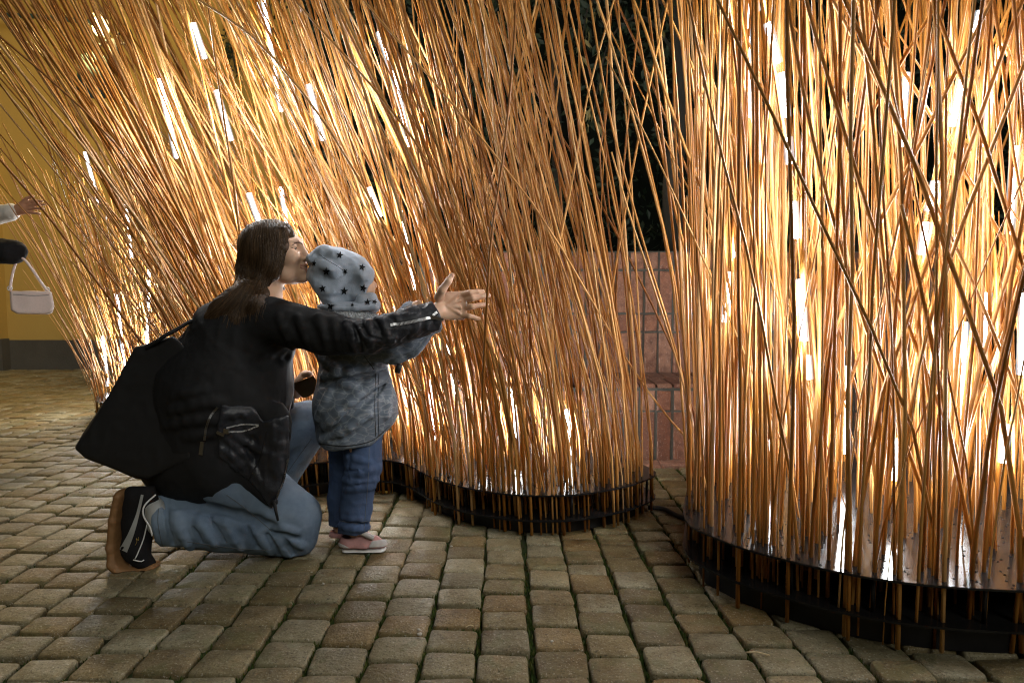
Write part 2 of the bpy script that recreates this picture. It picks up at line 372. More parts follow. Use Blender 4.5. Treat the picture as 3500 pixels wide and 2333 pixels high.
    def meet(s, other, off=0.0, k=.002): return s.add(lambda p: other.ev(p) - off, k, 2)
    def ev(s, p):
        d = np.full(len(p), 1e3); lo, hi = p.min(0), p.max(0); c = (lo + hi) / 2; rad = np.linalg.norm(hi - lo) / 2 + .07
        for op, f, k, ball in s.ops:
            if ball is not None and np.linalg.norm(c - ball[0]) > ball[1] + rad: continue
            if op == 0: d = smin(d, f(p), k)
            elif op == 1: d = -smin(-d, f(p), k)
            elif op == 2: d = -smin(-d, -f(p), k)
            else: d = d - f(p)
        return d
    def mesh(s, h, lo=None, hi=None, pad=.02):
        lo = (s.lo - pad) if lo is None else np.asarray(lo); hi = (s.hi + pad) if hi is None else np.asarray(hi)
        B = 8; nb = np.ceil((hi - lo) / (h * B)).astype(int) + 1; n = nb * B
        gx = [lo[i] + (np.arange(nb[i]) + .5) * B * h - h / 2 for i in range(3)]
        C = np.stack(np.meshgrid(*gx, indexing='ij'), -1).reshape(-1, 3); dc = s.ev(C)
        D = np.repeat(np.repeat(np.repeat(np.sign(dc).reshape(nb), B, 0), B, 1), B, 2).astype(np.float32)
        act = np.argwhere((np.abs(dc) < B * h * 1.25 + .012).reshape(nb))
        loc = np.stack(np.meshgrid(*[np.arange(B)] * 3, indexing='ij'), -1).reshape(-1, 3)
        for i in range(0, len(act), 24):
            a = act[i:i + 24]; ijk = (a[:, None, :] * B + loc[None]).reshape(-1, 3)
            D[ijk[:, 0], ijk[:, 1], ijk[:, 2]] = s.ev(lo + ijk * h)
        S = (D < 0); cnt = np.zeros(n - 1, np.uint8)
        for o in np.ndindex(2, 2, 2): cnt += S[o[0]:n[0] - 1 + o[0], o[1]:n[1] - 1 + o[1], o[2]:n[2] - 1 + o[2]]
        cells = np.argwhere((cnt > 0) & (cnt < 8)); idx = np.full(n - 1, -1, np.int32); idx[tuple(cells.T)] = np.arange(len(cells))
        acc = np.zeros((len(cells), 3)); w = np.zeros(len(cells)); cor = list(np.ndindex(2, 2, 2))
        val = {o: D[cells[:, 0] + o[0], cells[:, 1] + o[1], cells[:, 2] + o[2]].astype(float) for o in cor}
        for o in cor:
            for ax in range(3):
                if o[ax]: continue
                q = list(o); q[ax] = 1; q = tuple(q); a, b = val[o], val[q]; mkk = (a < 0) != (b < 0)
                t = np.where(mkk, a / (a - b + 1e-20), 0); pt = np.array(o, float) + np.zeros((len(cells), 3)); pt[:, ax] += t
                acc[mkk] += pt[mkk]; w += mkk
        V = lo + (cells + acc / w[:, None]) * h; F = []
        for ax in range(3):
            a = np.take(S, range(n[ax] - 1), ax); b = np.take(S, range(1, n[ax]), ax); e = np.argwhere(a != b)
            u, v = (ax + 1) % 3, (ax + 2) % 3
            e = e[(e[:, u] > 0) & (e[:, v] > 0) & (e[:, u] < n[u] - 1) & (e[:, v] < n[v] - 1)]
            flip = ~a[tuple(e.T)]; q = []
            for du, dv in ((1, 1), (0, 1), (0, 0), (1, 0)):
                c = e.copy(); c[:, u] -= du; c[:, v] -= dv; q.append(idx[tuple(c.T)])
            q = np.stack(q, 1); q[flip] = q[flip][:, ::-1]; F.append(q)
        F = np.concatenate(F); F = F[(F >= 0).all(1)]
        return V, F
    def obj(s, name, h, mat, parent=None, **kw):
        V, F = s.mesh(h, **kw); me = bpy.data.meshes.new(name)
        me.vertices.add(len(V)); me.vertices.foreach_set('co', V.astype(np.float32).ravel())
        me.loops.add(F.size); me.loops.foreach_set('vertex_index', F.astype(np.int32).ravel())
        me.polygons.add(len(F)); me.polygons.foreach_set('loop_start', np.arange(0, F.size, 4, dtype=np.int32)); me.polygons.foreach_set('loop_total', np.full(len(F), 4, np.int32))
        me.update(calc_edges=True); me.validate()
        return link(name, me, mat, parent)
def bvh(*objs):
    parts = []
    for o in objs: parts.append(([np.array(v.co) for v in o.data.vertices], [tuple(p.vertices) for p in o.data.polygons]))
    V, F = join(parts); return BVHTree.FromPolygons([tuple(v) for v in V], F)
CAMP = Vector((0, 0, CAM_H))
def hit(tree, px, py, off=.001):
    "the place on a surface where the photo shows this pixel, lifted off by a little"
    d = Vector(W(px, py, 1.0)) - CAMP; d.normalize()
    loc, nor, _, _ = tree.ray_cast(CAMP, d)
    if loc is None: return None, None
    if nor.dot(d) > 0: nor = -nor
    return np.array(loc + nor * off), np.array(nor)
# ------------------------------------------------------------------ installation outlines (plan, metres)
def smooth_loop(pts, n=72):
    P = np.asarray(pts, float); m = len(P); out = []
    for s in np.linspace(0, m, n, endpoint=False):
        i = int(s); f = s - i; p0, p1, p2, p3 = P[(i - 1) % m], P[i % m], P[(i + 1) % m], P[(i + 2) % m]
        out.append(.5 * (2 * p1 + (p2 - p0) * f + (2 * p0 - 5 * p1 + 4 * p2 - p3) * f * f + (3 * p1 - p0 - 3 * p2 + p3) * f ** 3))
    return np.array(out)
ZTOP, ZLOW = 0.15, 0.06
ZTOP_R, ZLOW_R = 0.176, 0.078
front_mid = [G(x, y, ZTOP)[:2] for x, y in ((2242, 1612), (2180, 1648), (2090, 1670), (1980, 1687), (1868, 1692), (1734, 1686), (1600, 1666), (1486, 1634), (1396, 1588), (1316, 1571), (1200, 1571), (1110, 1577), (1035, 1590), (980, 1630))]
OUT_MID = smooth_loop(front_mid + [(-.84, 2.44), (-1.0, 2.46), (-1.14, 2.6), (-1.24, 2.88), (-1.2, 3.18), (-1.0, 3.38), (-.75, 3.36), (-.45, 3.2), (-.1, 3.12), (.25, 3.02), (.47, 2.86)], 96)
front_r = [G(x, y, ZTOP_R)[:2] for x, y in ((2338, 1722), (2353, 1787), (2433, 1829), (2528, 1867), (2682, 1909), (2895, 1957), (3150, 1994), (3495, 2016))]
OUT_R = smooth_loop(front_r + [(1.45, 1.50), (1.85, 1.33), (2.2, 1.42), (2.42, 1.75), (2.4, 2.2), (2.1, 2.55), (1.75, 2.72), (1.35, 2.80), (1.0, 2.74), (.72, 2.58)], 80)
OUT_L = smooth_loop([(-2.66, 4.35), (-2.42, 4.3), (-2.15, 4.42), (-1.98, 4.7), (-2.1, 5.05), (-2.45, 5.2), (-2.76, 5.05), (-2.86, 4.7)], 48)
def inside(poly, p):
    x, y = p; c = False; n = len(poly)
    for i in range(n):
        (ax, ay), (bx, by) = poly[i], poly[i - 1]
        if (ay > y) != (by > y) and x < (bx - ax) * (y - ay) / (by - ay) + ax: c = not c
    return c
def edge_dist(poly, p):
    A = poly; B = np.roll(poly, 1, 0); e = B - A; w = np.asarray(p) - A
    t = np.clip((w * e).sum(1) / (e * e).sum(1), 0, 1); return np.sqrt(((w - t[:, None] * e) ** 2).sum(1)).min()

# ------------------------------------------------------------------ ground and paving
def build_ground():
    g = tag(mk('ground', [(-60, -20, -.022), (60, -20, -.022), (60, 90, -.022), (-60, 90, -.022)], [(0, 1, 2, 3)], M['soil'], smooth=False), kind='structure')
    paving = tag(mk('paving', [(-7, .6, -.017), (4.6, .6, -.017), (4.6, 8.6, -.017), (-7, 8.6, -.017)], [(0, 1, 2, 3)], M['soil'], smooth=False), kind='structure')
    # one template stone: rounded corners, worn and slightly domed top
    def stone(w, l, rng):
        c = .12 * min(w, l) * rng.uniform(.8, 1.35); prof = []
        for sx, sy in ((1, -1), (1, 1), (-1, 1), (-1, -1)):
            jx, jy = rng.uniform(-.004, .004), rng.uniform(-.004, .004)
            for k in range(3):
                a = (k / 2) * math.pi / 2; a0 = {(1, -1): -math.pi / 2, (1, 1): 0, (-1, 1): math.pi / 2, (-1, -1): math.pi}[(sx, sy)]
                prof.append((sx * (w / 2 - c) + c * math.cos(a0 + a) + jx, sy * (l / 2 - c) + c * math.sin(a0 + a) + jy))
        prof = np.array(prof); V, F = [], []; n = len(prof)
        for sc, z in ((1, -.03), (1, -.007), (.968, -.0018), (.90, 0)): V += [(x * sc, y * sc, z + (rng.uniform(-.0012, .0012) if z > -.02 else 0)) for x, y in prof]
        V.append((0, 0, .0008))
        for r in range(3):
            for k in range(n): F.append((r * n + k, r * n + (k + 1) % n, (r + 1) * n + (k + 1) % n, (r + 1) * n + k))
        for k in range(n): F.append((3 * n + k, 3 * n + (k + 1) % n, 4 * n))
        return V, F
    rng = random.Random(5); kinds = {}
    for w in (0, 1):
        for li, l in enumerate((.086, .098, .108, .119)):
            for v in range(2):
                Vf = stone(.118 + .004 * w, l, rng); me = bpy.data.meshes.new('paver'); me.from_pydata(Vf[0], [], Vf[1]); me.materials.append(M['paver'])
                me.polygons.foreach_set('use_smooth', [True] * len(me.polygons)); kinds[(w, li, v)] = (me, Vf, l)
    pitch = .129; spots = []
    x = -6.6; ci = 0
    while x < 4.2:
        y = .75 + rng.uniform(0, .12); w = rng.randint(0, 1)
        wob = x * .9 + rng.uniform(-.25, .25)
        while y < 8.2:
            li = rng.choice((0, 1, 1, 2, 2, 2, 3)); k = kinds[(w, li, rng.randint(0, 1))]
            xx = x + .010 * math.sin(y * 1.3 + wob) + rng.uniform(-.003, .003)
            spots.append((k, xx, y + k[2] / 2, rng.uniform(-.035, .035), rng.uniform(-.0035, .0035), rng.uniform(-.02, .02), rng.uniform(-.02, .02), rng.random() < .5)); y += k[2] + .008 + rng.uniform(0, .004)
        x += pitch + rng.uniform(-.003, .003); ci += 1
    def seen(s):
        u, v = PX(np.array([s[1], s[2], 0.0]))
        if not (-120 < u < 3620 and v < 2420): return False
        for o in (OUT_MID, OUT_R):
            if inside(o, (s[1], s[2])): return False
        if 560 < u < 1060 and 1560 < v < 1870: return False
        if 3000 < u and v > 2150: return False
        return True
    order = sorted(range(len(spots)), key=lambda i: (not seen(spots[i]), spots[i][2] + .25 * abs(spots[i][1])))
    near = set(order[:300]); rest = []
    for i, s in enumerate(spots):
        (me, Vf, l), x, y, rz, dz, rx, ry, fl = s
        R = Matrix.Rotation(rz + (math.pi if fl else 0), 4, 'Z') @ Matrix.Rotation(rx, 4, 'X') @ Matrix.Rotation(ry, 4, 'Y')
        if i in near:
            o = bpy.data.objects.new('paver', me); COL.objects.link(o); o.parent = paving; o.matrix_parent_inverse = Matrix(); o.location = (x, y, dz); o.rotation_euler = R.to_euler()
        else:
            Rn = np.array(R.to_3x3()); rest.append((np.array(Vf[0]) @ Rn.T + (x, y, dz), Vf[1]))
    V, F = join(rest); o = mk('distant_pavers', V, F, M['paver'], paving); tag(o, kind='stuff')
    # moss in the joints of the near paving
    rng2 = np.random.default_rng(3); V, F = [], []
    for i in order[:700]:
        (me, Vf, l), x, y = spots[i][0], spots[i][1], spots[i][2]
        if vnoise(np.array([[x * 2.3, y * 2.3, 5.0]]))[0] < .36: dens = 7
        else: dens = 40
        if y > 3.4: continue
        for k in range(dens):
            s = rng2.random()
            if s < .62: px, py = x + rng2.choice((-1, 1)) * rng2.normal(.0645, .003), y + rng2.uniform(-.06, .06)
            else: px, py = x + rng2.uniform(-.065, .065), y + l / 2 + rng2.normal(.005, .002)
            a = rng2.uniform(0, 6.28); r = rng2.uniform(.002, .0055); hh = rng2.uniform(.001, .006) - .013; n = len(V)
            lean = rng2.normal(0, .003, 2)
            V += [(px + r * math.cos(a + t), py + r * math.sin(a + t), -.016) for t in (0, 2.09, 4.19)] + [(px + lean[0], py + lean[1], hh + .006)]
            F += [(n, n + 1, n + 3), (n + 1, n + 2, n + 3), (n + 2, n, n + 3)]
    tag(mk('moss', V, F, M['moss'], None, False), 'low green moss growing in the joints of the paving', 'moss', kind='stuff')
build_ground()

# ------------------------------------------------------------------ brick wall with a ledge
def brick_mesh(w, d, h, seed):
    r = random.Random(seed); b = .004
    V, F = [], []
    def jit(s): return s + r.uniform(-.0022, .0022)
    rings = [(-d / 2, b), (-d / 2 + b, 0), (d / 2, 0)]
    for y, ins in rings:
        for sx, sz in ((-1, -1), (1, -1), (1, 1), (-1, 1)): V.append((jit(sx * (w / 2 - ins)), y, jit(sz * (h / 2 - ins))))
    for q in range(2):
        for k in range(4): F.append((q * 4 + k, q * 4 + (k + 1) % 4, (q + 1) * 4 + (k + 1) % 4, (q + 1) * 4 + k))
    F += [(3, 2, 1, 0), (8, 9, 10, 11)]
    me = bpy.data.meshes.new('brick'); me.from_pydata(V, [], F); me.materials.append(M['brick']); return me
def build_brick_wall():
    x0, x1 = -.52, 2.46
    root = tag(empty('brick_wall', (1.0, 3.5, 0)), 'low red brick wall of upright bricks with a stepped ledge behind the canes', 'wall')
    def core(name, a, b, y0, y1, z0, z1):
        V, F = box(((a + b) / 2, (y0 + y1) / 2, (z0 + z1) / 2), (b - a, y1 - y0, z1 - z0)); return mk(name, V, F, M['mortar'], root, False)
    core('mortar_bed', x0 - .01, x1 + .01, 3.408, 4.3, -.02, .375); core('mortar_bed', x0 - .01, x1 + .01, 3.912, 4.3, .375, 1.085)
    meshes = {}
    def put(kind, size, c, rx=0):
        if kind not in meshes: meshes[kind] = [brick_mesh(*size, 40 + i) for i in range(4)]
        o = bpy.data.objects.new('brick', random.choice(meshes[kind])); COL.objects.link(o); adopt(o, root)
        o.location = (c[0], c[1] + random.uniform(-.003, .002), c[2]); o.rotation_euler = (rx, random.uniform(-.008, .008), random.uniform(-.012, .012))
    p = .083; n = int((x1 - x0) / p)
    for i in range(n):
        x = x0 + p * (i + .5); sh = p * .35
        put('s', (.071, .05, .245), (x, 3.425, .1275)); put('h', (.071, .05, .098), (x + random.uniform(-.002, .002), 3.425, .309))
        put('s2', (.071, .05, .236), (x + sh, 3.927, .502)); put('h2', (.071, .05, .094), (x + sh, 3.927, .677)); put('s2', (.071, .05, .240), (x + sh, 3.927, .854)); put('h2', (.071, .05, .094), (x + sh, 3.927, 1.031))
        put('l', (.071, .02, .25), (x, 3.525, .384), -math.pi / 2); put('l', (.071, .02, .245), (x + sh, 3.784, .384), -math.pi / 2)
    # flush course of bricks laid in front of the wall
    edging = tag(empty('brick_edging', (1.0, 3.3, 0)), 'single flush course of red bricks laid along the foot of the brick wall', 'edging')
    m2 = [brick_mesh(.245, .05, .105, 70 + i) for i in range(3)]
    for i in range(12):
        o = bpy.data.objects.new('brick', random.choice(m2)); COL.objects.link(o); adopt(o, edging)
        o.location = (x0 + .25 * (i + .5), 3.33, -.012); o.rotation_euler = (-math.pi / 2, 0, random.uniform(-.02, .02)); 
build_brick_wall()

# ------------------------------------------------------------------ yellow building
def build_house():
    root = tag(empty('yellow_house', (-4.5, 7.6, 0)), 'yellow plastered house with a dark grey plinth at the far end of the yard', 'house')
    Y = 7.6
    def b(name, x0, x1, y0, y1, z0, z1, m): V, F = box(((x0 + x1) / 2, (y0 + y1) / 2, (z0 + z1) / 2), (x1 - x0, y1 - y0, z1 - z0)); return mk(name, V, F, M[m], root, False)
    b('wall', -9.5, -.75, Y, Y + .5, .32, 6.2, 'plaster'); b('plinth', -9.5, -.75, Y - .05, Y + .5, -.02, .325, 'plinth')
    b('pilaster', -6.9, -5.62, Y - .12, Y, .34, 6.2, 'plaster'); b('pilaster_base', -6.95, -5.57, Y - .17, Y - .052, -.02, .345, 'plinth')
    b('corner_strip', -4.98, -4.86, Y - .05, Y, .33, 6.2, 'plaster')
    # dark beam along the wall
    V, F = tube([W(-260, 42, Y - .1), W(120, 56, Y - .1), W(330, 78, Y - .1)], .026, 8); mk('beam', V, F, M['verdigris'], root)
build_house()
def build_lantern():
    Y = 5.7; root = tag(empty('wall_lantern', W(345, 150, Y)), 'lantern with added warm glow on a curled wrought iron bracket on the yellow wall', 'lantern')
    parts = [tube(spline([W(300, 80, Y), W(298, 115, Y), W(320, 150, Y), W(355, 150, Y), W(375, 120, Y)], 18), .014, 6), tube(spline([W(440, 100, Y), W(450, 130, Y), W(425, 150, Y), W(400, 140, Y), W(405, 112, Y)], 14), .012, 6),
             tube([W(392, 140, Y), W(395, 235, Y)], [.05, .065], 8), tube([W(392, 175, Y), W(375, 330, 7.62)], .02, 6)]  # last tube: added arm that holds the light away from the wall
    V, F = join(parts); mk('bracket', V, F, M['iron'], root)
    c = W(345, 92, Y); f = Field(); f.ell3(c, (.062, .062, .085)); f.obj('globe', .012, M['globe'], root)
    V, F = tube([c + (0, 0, .075), c + (0, 0, .10), c + (0, 0, .13)], [.075, .05, .012], 10); mk('cap', V, F, M['iron'], root)
    c2 = W(325, 262, Y); V, F = join([tube([c2 + (0, 0, .19), c2 + (0, 0, .14), c2 + (0, 0, -.12), c2 + (0, 0, -.17)], [.03, .11, .14, .05], 8), tube([c2 + (0, 0, .19), W(392, 215, Y)], .012, 5)]); mk('hanging_shade', V, F, M['verdigris'], root)
    ld = bpy.data.lights.new('added_warm_fill', 'POINT'); ld.energy = WARM_FILL_W; ld.color = (1, .70, .28); ld.shadow_soft_size = .09  # added light, stands in for a street lamp out of view
    lo = bpy.data.objects.new('added_warm_fill', ld); COL.objects.link(lo); lo.location = tuple(c + np.array([-.02, -.2, .02]))
build_lantern()

# ------------------------------------------------------------------ greenery
def leaf_cloud(name, pts, size, mat, parent, rng, elong=2.0, droop=0.0):
    V, F = [], []
    for p in pts:
        s = size * rng.uniform(.6, 1.3); d = rng.normal(0, 1, 3); d[2] -= droop; d /= np.linalg.norm(d); u = np.cross(d, rng.normal(0, 1, 3)); u /= np.linalg.norm(u); nn = np.cross(d, u); n = len(V)
        L, wd = s * elong, s * .5
        V += [p, p + d * L * .4 + u * wd + nn * wd * .25, p + d * L, p + d * L * .4 - u * wd + nn * wd * .25]; F += [(n, n + 1, n + 2), (n, n + 2, n + 3)]
    return mk(name, V, F, mat, parent, False)
def build_green():
    rng = np.random.default_rng(9)
    # evergreen hedge behind the brick wall
    h = tag(empty('hedge', (.6, 5.0, 0)), 'tall dark evergreen hedge in the shade behind the red brick wall', 'hedge')
    pts = []
    while len(pts) < 15000:
        p = np.array([rng.uniform(-1.6, 4.8), rng.uniform(4.75, 5.6), rng.uniform(.2, 4.4)])
        if vnoise(p[None] * np.array([2.2, 1.2, 2.2]))[0] + .35 * (p[1] - 4.75) > .42: pts.append(p)
    leaf_cloud('foliage', pts, .036, M['leaf_dark'], h, rng, 2.2)
    V, F = box((1.6, 5.9, 2.2), (6.6, .5, 4.8)); mk('shade_backing', V, F, M['deep_shade'], h, False)  # plain dark box standing in for the shade deep in the hedge
    for x in (-.9, .3, 2.6, 3.9): V, F = tube([(x, 5.2, -.1), (x + .05, 5.25, 1.5), (x, 5.3, 3.8)], [.06, .045, .02], 7); mk('stem', V, F, M['bark'], h)
    # slender tree with drooping sprays
    t = tag(empty('tree', (1.14, 4.62, 1.0)), 'slender tree with a dark trunk and drooping pale leaves behind the brick wall', 'tree')
    V, F = tube(spline([W(2310, 860, 4.6), W(2300, 620, 4.6), W(2330, 300, 4.6), W(2300, -150, 4.6), W(2310, -420, 4.6)], 14), np.linspace(.075, .04, 14), 9); mk('trunk', V, F, M['bark'], t)
    for a in ([(2320, 200, 4.6), (2200, 60, 4.5), (2090, 130, 4.4), (2040, 320, 4.35), (2030, 420, 4.35)], [(2320, 60, 4.6), (2150, -60, 4.45), (2020, 10, 4.4), (1990, 160, 4.35)], [(2320, 100, 4.6), (2450, 0, 4.5), (2560, 90, 4.4), (2600, 260, 4.4)], [(2310, -60, 4.6), (2260, 60, 4.4), (2240, 240, 4.35)], [(2310, 0, 4.6), (2700, -40, 4.5), (2900, 130, 4.4), (2940, 330, 4.4)], [(2310, 0, 4.6), (3000, -60, 4.5), (3200, 80, 4.4), (3260, 300, 4.4)]):
        P = spline([W(*q) for q in a], 26); V, F = tube(P, np.linspace(.012, .002, 26), 5); br = mk('branch', V, F, M['bark'], t)
        pp = [P[k] + rng.normal(0, .035, 3) for k in rng.integers(9, 26, 46)]; leaf_cloud('leaves', pp, .026, M['leaf_dark'], br, rng, 2.6, 1.3)
        pp = [P[k] + rng.normal(0, .03, 3) for k in rng.integers(14, 26, 12)]; leaf_cloud('pale_leaves', pp, .026, M['leaf_pale'], br, rng, 3.0, 2.2)
    # ivy hanging on the yellow wall
    iv = tag(empty('ivy', (-2.6, 7.5, 2.4)), 'dark ivy trailing down the yellow wall above the canes', 'ivy')
    for path in ([(905, -60), (930, 60), (915, 150), (900, 220), (880, 300)], [(990, -60), (960, 80), (985, 200), (960, 330)], [(1290, -60), (1270, 60), (1310, 160), (1290, 250)], [(800, 50), (790, 150), (810, 250)], [(1080, -60), (1110, 120), (1090, 420), (1120, 640)]):
        P = spline([W(x, y, 7.5) for x, y in path], 24); V, F = tube(P, .008, 5); st = mk('stem', V, F, M['bark'], iv)
        leaf_cloud('leaves', [P[k] + rng.normal(0, 1, 3) * (.07, .03, .07) for k in rng.integers(0, 24, 90)], .05, M['leaf_dark'], st, rng, 1.2, .6)
build_green()

# ------------------------------------------------------------------ cane installations
REED_L = 2.75
GRP = 'glowing cane installations in the yard'
_templates = {}
def reed_template(deg, var):
    key = (deg, var)
    if key not in _templates:
        r = random.Random(deg * 10 + var); n = 10; th = math.radians(deg); P = [np.zeros(3)]; az = 0; wob = [r.uniform(-.032, .032) for _ in range(n)]; wy = [r.uniform(-.03, .03) for _ in range(n)]
        for i in range(n):
            s = (i + .5) / n; a = th * min(1, s / .28) * (1 + .25 * (s - .3)) + wob[i] * (0 if i < 1 else 1); st = REED_L / n
            P.append(P[-1] + st * np.array([math.sin(a), math.sin(wy[i]) * (i > 0), math.cos(a)]))
        rad = np.linspace(.0053, .0038, n + 1) * r.uniform(.75, 1.2)
        V, F = tube(P, rad, 5); me = bpy.data.meshes.new('reed'); me.from_pydata([tuple(v) for v in V], [], F); me.materials.append(M['cane'])
        me.polygons.foreach_set('use_smooth', [True] * len(me.polygons)); _templates[key] = (me, np.array(V), F)
    return _templates[key]
DEGS = (1, 4, 7, 10, 14, 18, 23, 28, 34)
def plate(name, outline, z, th, parent, mat):
    n = len(outline); V = [(x, y, z) for x, y in outline] + [(x, y, z - th) for x, y in outline]
    F = [tuple(range(n)), tuple(range(2 * n - 1, n - 1, -1))] + [(i, n + i, n + (i + 1) % n, (i + 1) % n) for i in range(n)]
    me_o = mk(name, V, F, mat, parent, False); return me_o
def shrink(outline, d):
    c = outline; t = np.roll(c, -1, 0) - np.roll(c, 1, 0); nrm = np.stack([t[:, 1], -t[:, 0]], 1); nrm /= np.linalg.norm(nrm, axis=1)[:, None]
    a = .5 * (c[:, 0] * np.roll(c[:, 1], -1) - np.roll(c[:, 0], -1) * c[:, 1]).sum()
    return c - nrm * d * (1 if a > 0 else -1)
def build_island(label, group, outline, count, lean, tubes, specials, seed, keep=300, zz=(ZTOP, ZLOW), scale=1.0, tube_r=.0066):
    ZTOP, ZLOW = zz
    rng = np.random.default_rng(seed); c = outline.mean(0)
    root = tag(empty('cane_installation', (c[0], c[1], 0)), label, 'light installation', group)
    plate('upper_plate', outline, ZTOP, .006, root, M['acrylic']); plate('lower_plate', outline, ZLOW, .006, root, M['acrylic'])
    band = shrink(outline, .05); n = len(band); b2 = shrink(band, .006)
    V = [(x, y, z) for bb in (band, b2) for z in (0, ZLOW - .008) for x, y in bb]; F = []
    for k in range(n):
        k2 = (k + 1) % n; F += [(k, k2, n + k2, n + k), (2 * n + k2, 2 * n + k, 3 * n + k, 3 * n + k2)]
    mk('base_band', V, F, M['steel'], root, False)
    for k in range(0, n, 6):
        x, y = shrink(outline, .035)[k]; V, F = tube([(x, y, ZLOW), (x, y, ZTOP - .006)], .005, 6); mk('spacer', V, F, M['steel'], root)
    lo, hi = outline.min(0), outline.max(0); pts = []; g = .019
    grid = [(x + rng.uniform(-.004, .004), y + rng.uniform(-.004, .004)) for x in np.arange(lo[0], hi[0], g) for y in np.arange(lo[1], hi[1], g)]
    grid = [p for p in grid if inside(outline, p) and edge_dist(outline, p) > .007]; rng.shuffle(grid)
    wts = np.array([1.0 + 3.5 * math.exp(-edge_dist(outline, p) / .06) for p in grid]); wts /= wts.sum()
    pick = rng.choice(len(grid), min(count, len(grid)), False, wts); holes = [grid[i] for i in range(len(grid)) if i not in set(pick.tolist())][:900]
    reeds = []
    for i in pick:
        x, y = grid[i]; vx, vy = lean(x, y, rng); ang = math.degrees(math.atan(math.hypot(vx, vy))); d = min(DEGS, key=lambda q: abs(q - ang)); az = math.atan2(vy, vx)
        short = .6 if (seed == 21 and x > .08) else .5
        reeds.append((reed_template(d, int(rng.integers(0, 7))), x, y, az, scale * (rng.uniform(.92, 1.12) if rng.random() > short else rng.uniform(.35, .9)), rng.random()))
    def hid(r): return r[2] + (.6 if not (-200 < PX(np.array([r[1], r[2], .5]))[0] < 3600) else 0)
    reeds.sort(key=hid); rest = []
    for i, ((me, V, F), x, y, az, s, q) in enumerate(reeds):
        z = .004 if q < .8 else ZLOW - .002
        if i < keep - len(specials):
            o = bpy.data.objects.new('reed', me); COL.objects.link(o); adopt(o, root); o.location = (x, y, z); o.rotation_euler = (0, 0, az); o.scale = (s, s, s)
        else:
            ca, sa = math.cos(az), math.sin(az); rest.append((V @ np.array([[ca, sa, 0], [-sa, ca, 0], [0, 0, 1]]) * s + (x, y, z), F))
    if rest: V, F = join(rest); tag(mk('inner_reeds', V, F, M['cane'], root), kind='stuff')
    for pts3, r0, r1 in specials:
        P = spline([W(*p) for p in pts3], 12); V, F = tube(P, np.linspace(r0, r1, 12), 6); mk('reed', V, F, M['cane'], root)
    for tp in tubes:
        P = spline([W(*p) for p in tp], 5); V, F = tube(P, tube_r, 5); lt = mk('light_tube', V, F, M['led'], root); V, F = tube(P, tube_r + .006, 8); mk('halo_shell', V, F, M['halo_glow'], lt)  # each tube gets an added shell as its painted halo
    V, F = [], []
    for x, y in holes:
        n0 = len(V)
        for k in range(6): V.append((x + .0034 * math.cos(k * 1.047), y + .0034 * math.sin(k * 1.047), ZTOP + .0012))
        F.append(tuple(range(n0, n0 + 6)))
    tag(mk('cane_holes', V, F, M['hole'], root, False), kind='stuff')
    return root
# how the canes lean: (dx/dz, dy/dz)
def lean_mid(x, y, rng):
    f = np.clip((.5 - x) / 1.6, 0, 1); out = (y - 2.85) * .18
    e = np.clip((x - .0) / .35, 0, 1); vx = -.13 - .36 * f - .09 * e + rng.normal(0, .115 - .045 * e) + (rng.normal(0, .26) if rng.random() < .18 - .12 * e else 0); return vx, out + rng.normal(0, .06)
def lean_r(x, y, rng):
    e = np.clip((.95 - x) / .35, 0, 1); vx = (x - 1.15) * .05 - .03 + .035 * e + rng.normal(0, .075 - .035 * e) + (rng.normal(0, .27) if rng.random() < .17 - .13 * e else 0); return vx, (y - 2.1) * .07 + rng.normal(0, .06)
def lean_l(x, y, rng):
    vx = -.16 + (x + 2.42) * .55 + rng.normal(0, .10); return vx, (y - 4.7) * .15 + rng.normal(0, .08)
SP_MID = [
 ([(1655, 1690, 2.38), (1650, 1350, 2.24), (1664, 1050, 2.10), (1680, 800, 2.06), (1725, 500, 2.05), (1760, 100, 2.06), (1765, -120, 2.06)], .0052, .0038),
 ([(2350, 1500, 2.62), (2250, 1385, 2.6), (2110, 1180, 2.5), (1950, 900, 2.35), (1780, 640, 2.2), (1500, 300, 2.1), (1240, 0, 2.0), (1150, -120, 2.0)], .0046, .0032),
 ([(495, 1185, 2.6), (330, 960, 2.5), (150, 720, 2.4), (0, 545, 2.3), (-120, 400, 2.3)], .0052, .004),
 ([(760, 1000, 2.5), (560, 720, 2.4), (340, 430, 2.35), (0, 125, 2.3), (-90, 60, 2.3)], .0045, .0034),
 ([(1380, 900, 2.45), (1150, 480, 2.3), (900, 160, 2.2), (680, 0, 2.15), (560, -80, 2.1)], .0050, .0034),
 ([(1620, 980, 2.45), (1500, 620, 2.3), (1300, 330, 2.2), (1060, 60, 2.1), (960, -60, 2.1)], .0048, .0034),
 ([(1900, 1500, 2.5), (1890, 1000, 2.45), (1960, 600, 2.4), (2015, 300, 2.4), (2110, -40, 2.4)], .0046, .0034),
 ([(2180, 1560, 2.6), (2130, 900, 2.6), (2080, 690, 2.6), (2065, 320, 2.6)], .0045, .0034),
 ([(2140, 1500, 2.62), (2095, 900, 2.6), (2050, 560, 2.6), (2070, 420, 2.6), (2078, 315, 2.6)], .004, .003),
 ([(2090, 1560, 2.6), (2110, 900, 2.6), (2140, 480, 2.6), (2185, 60, 2.6), (2200, -60, 2.6)], .0044, .0034)]
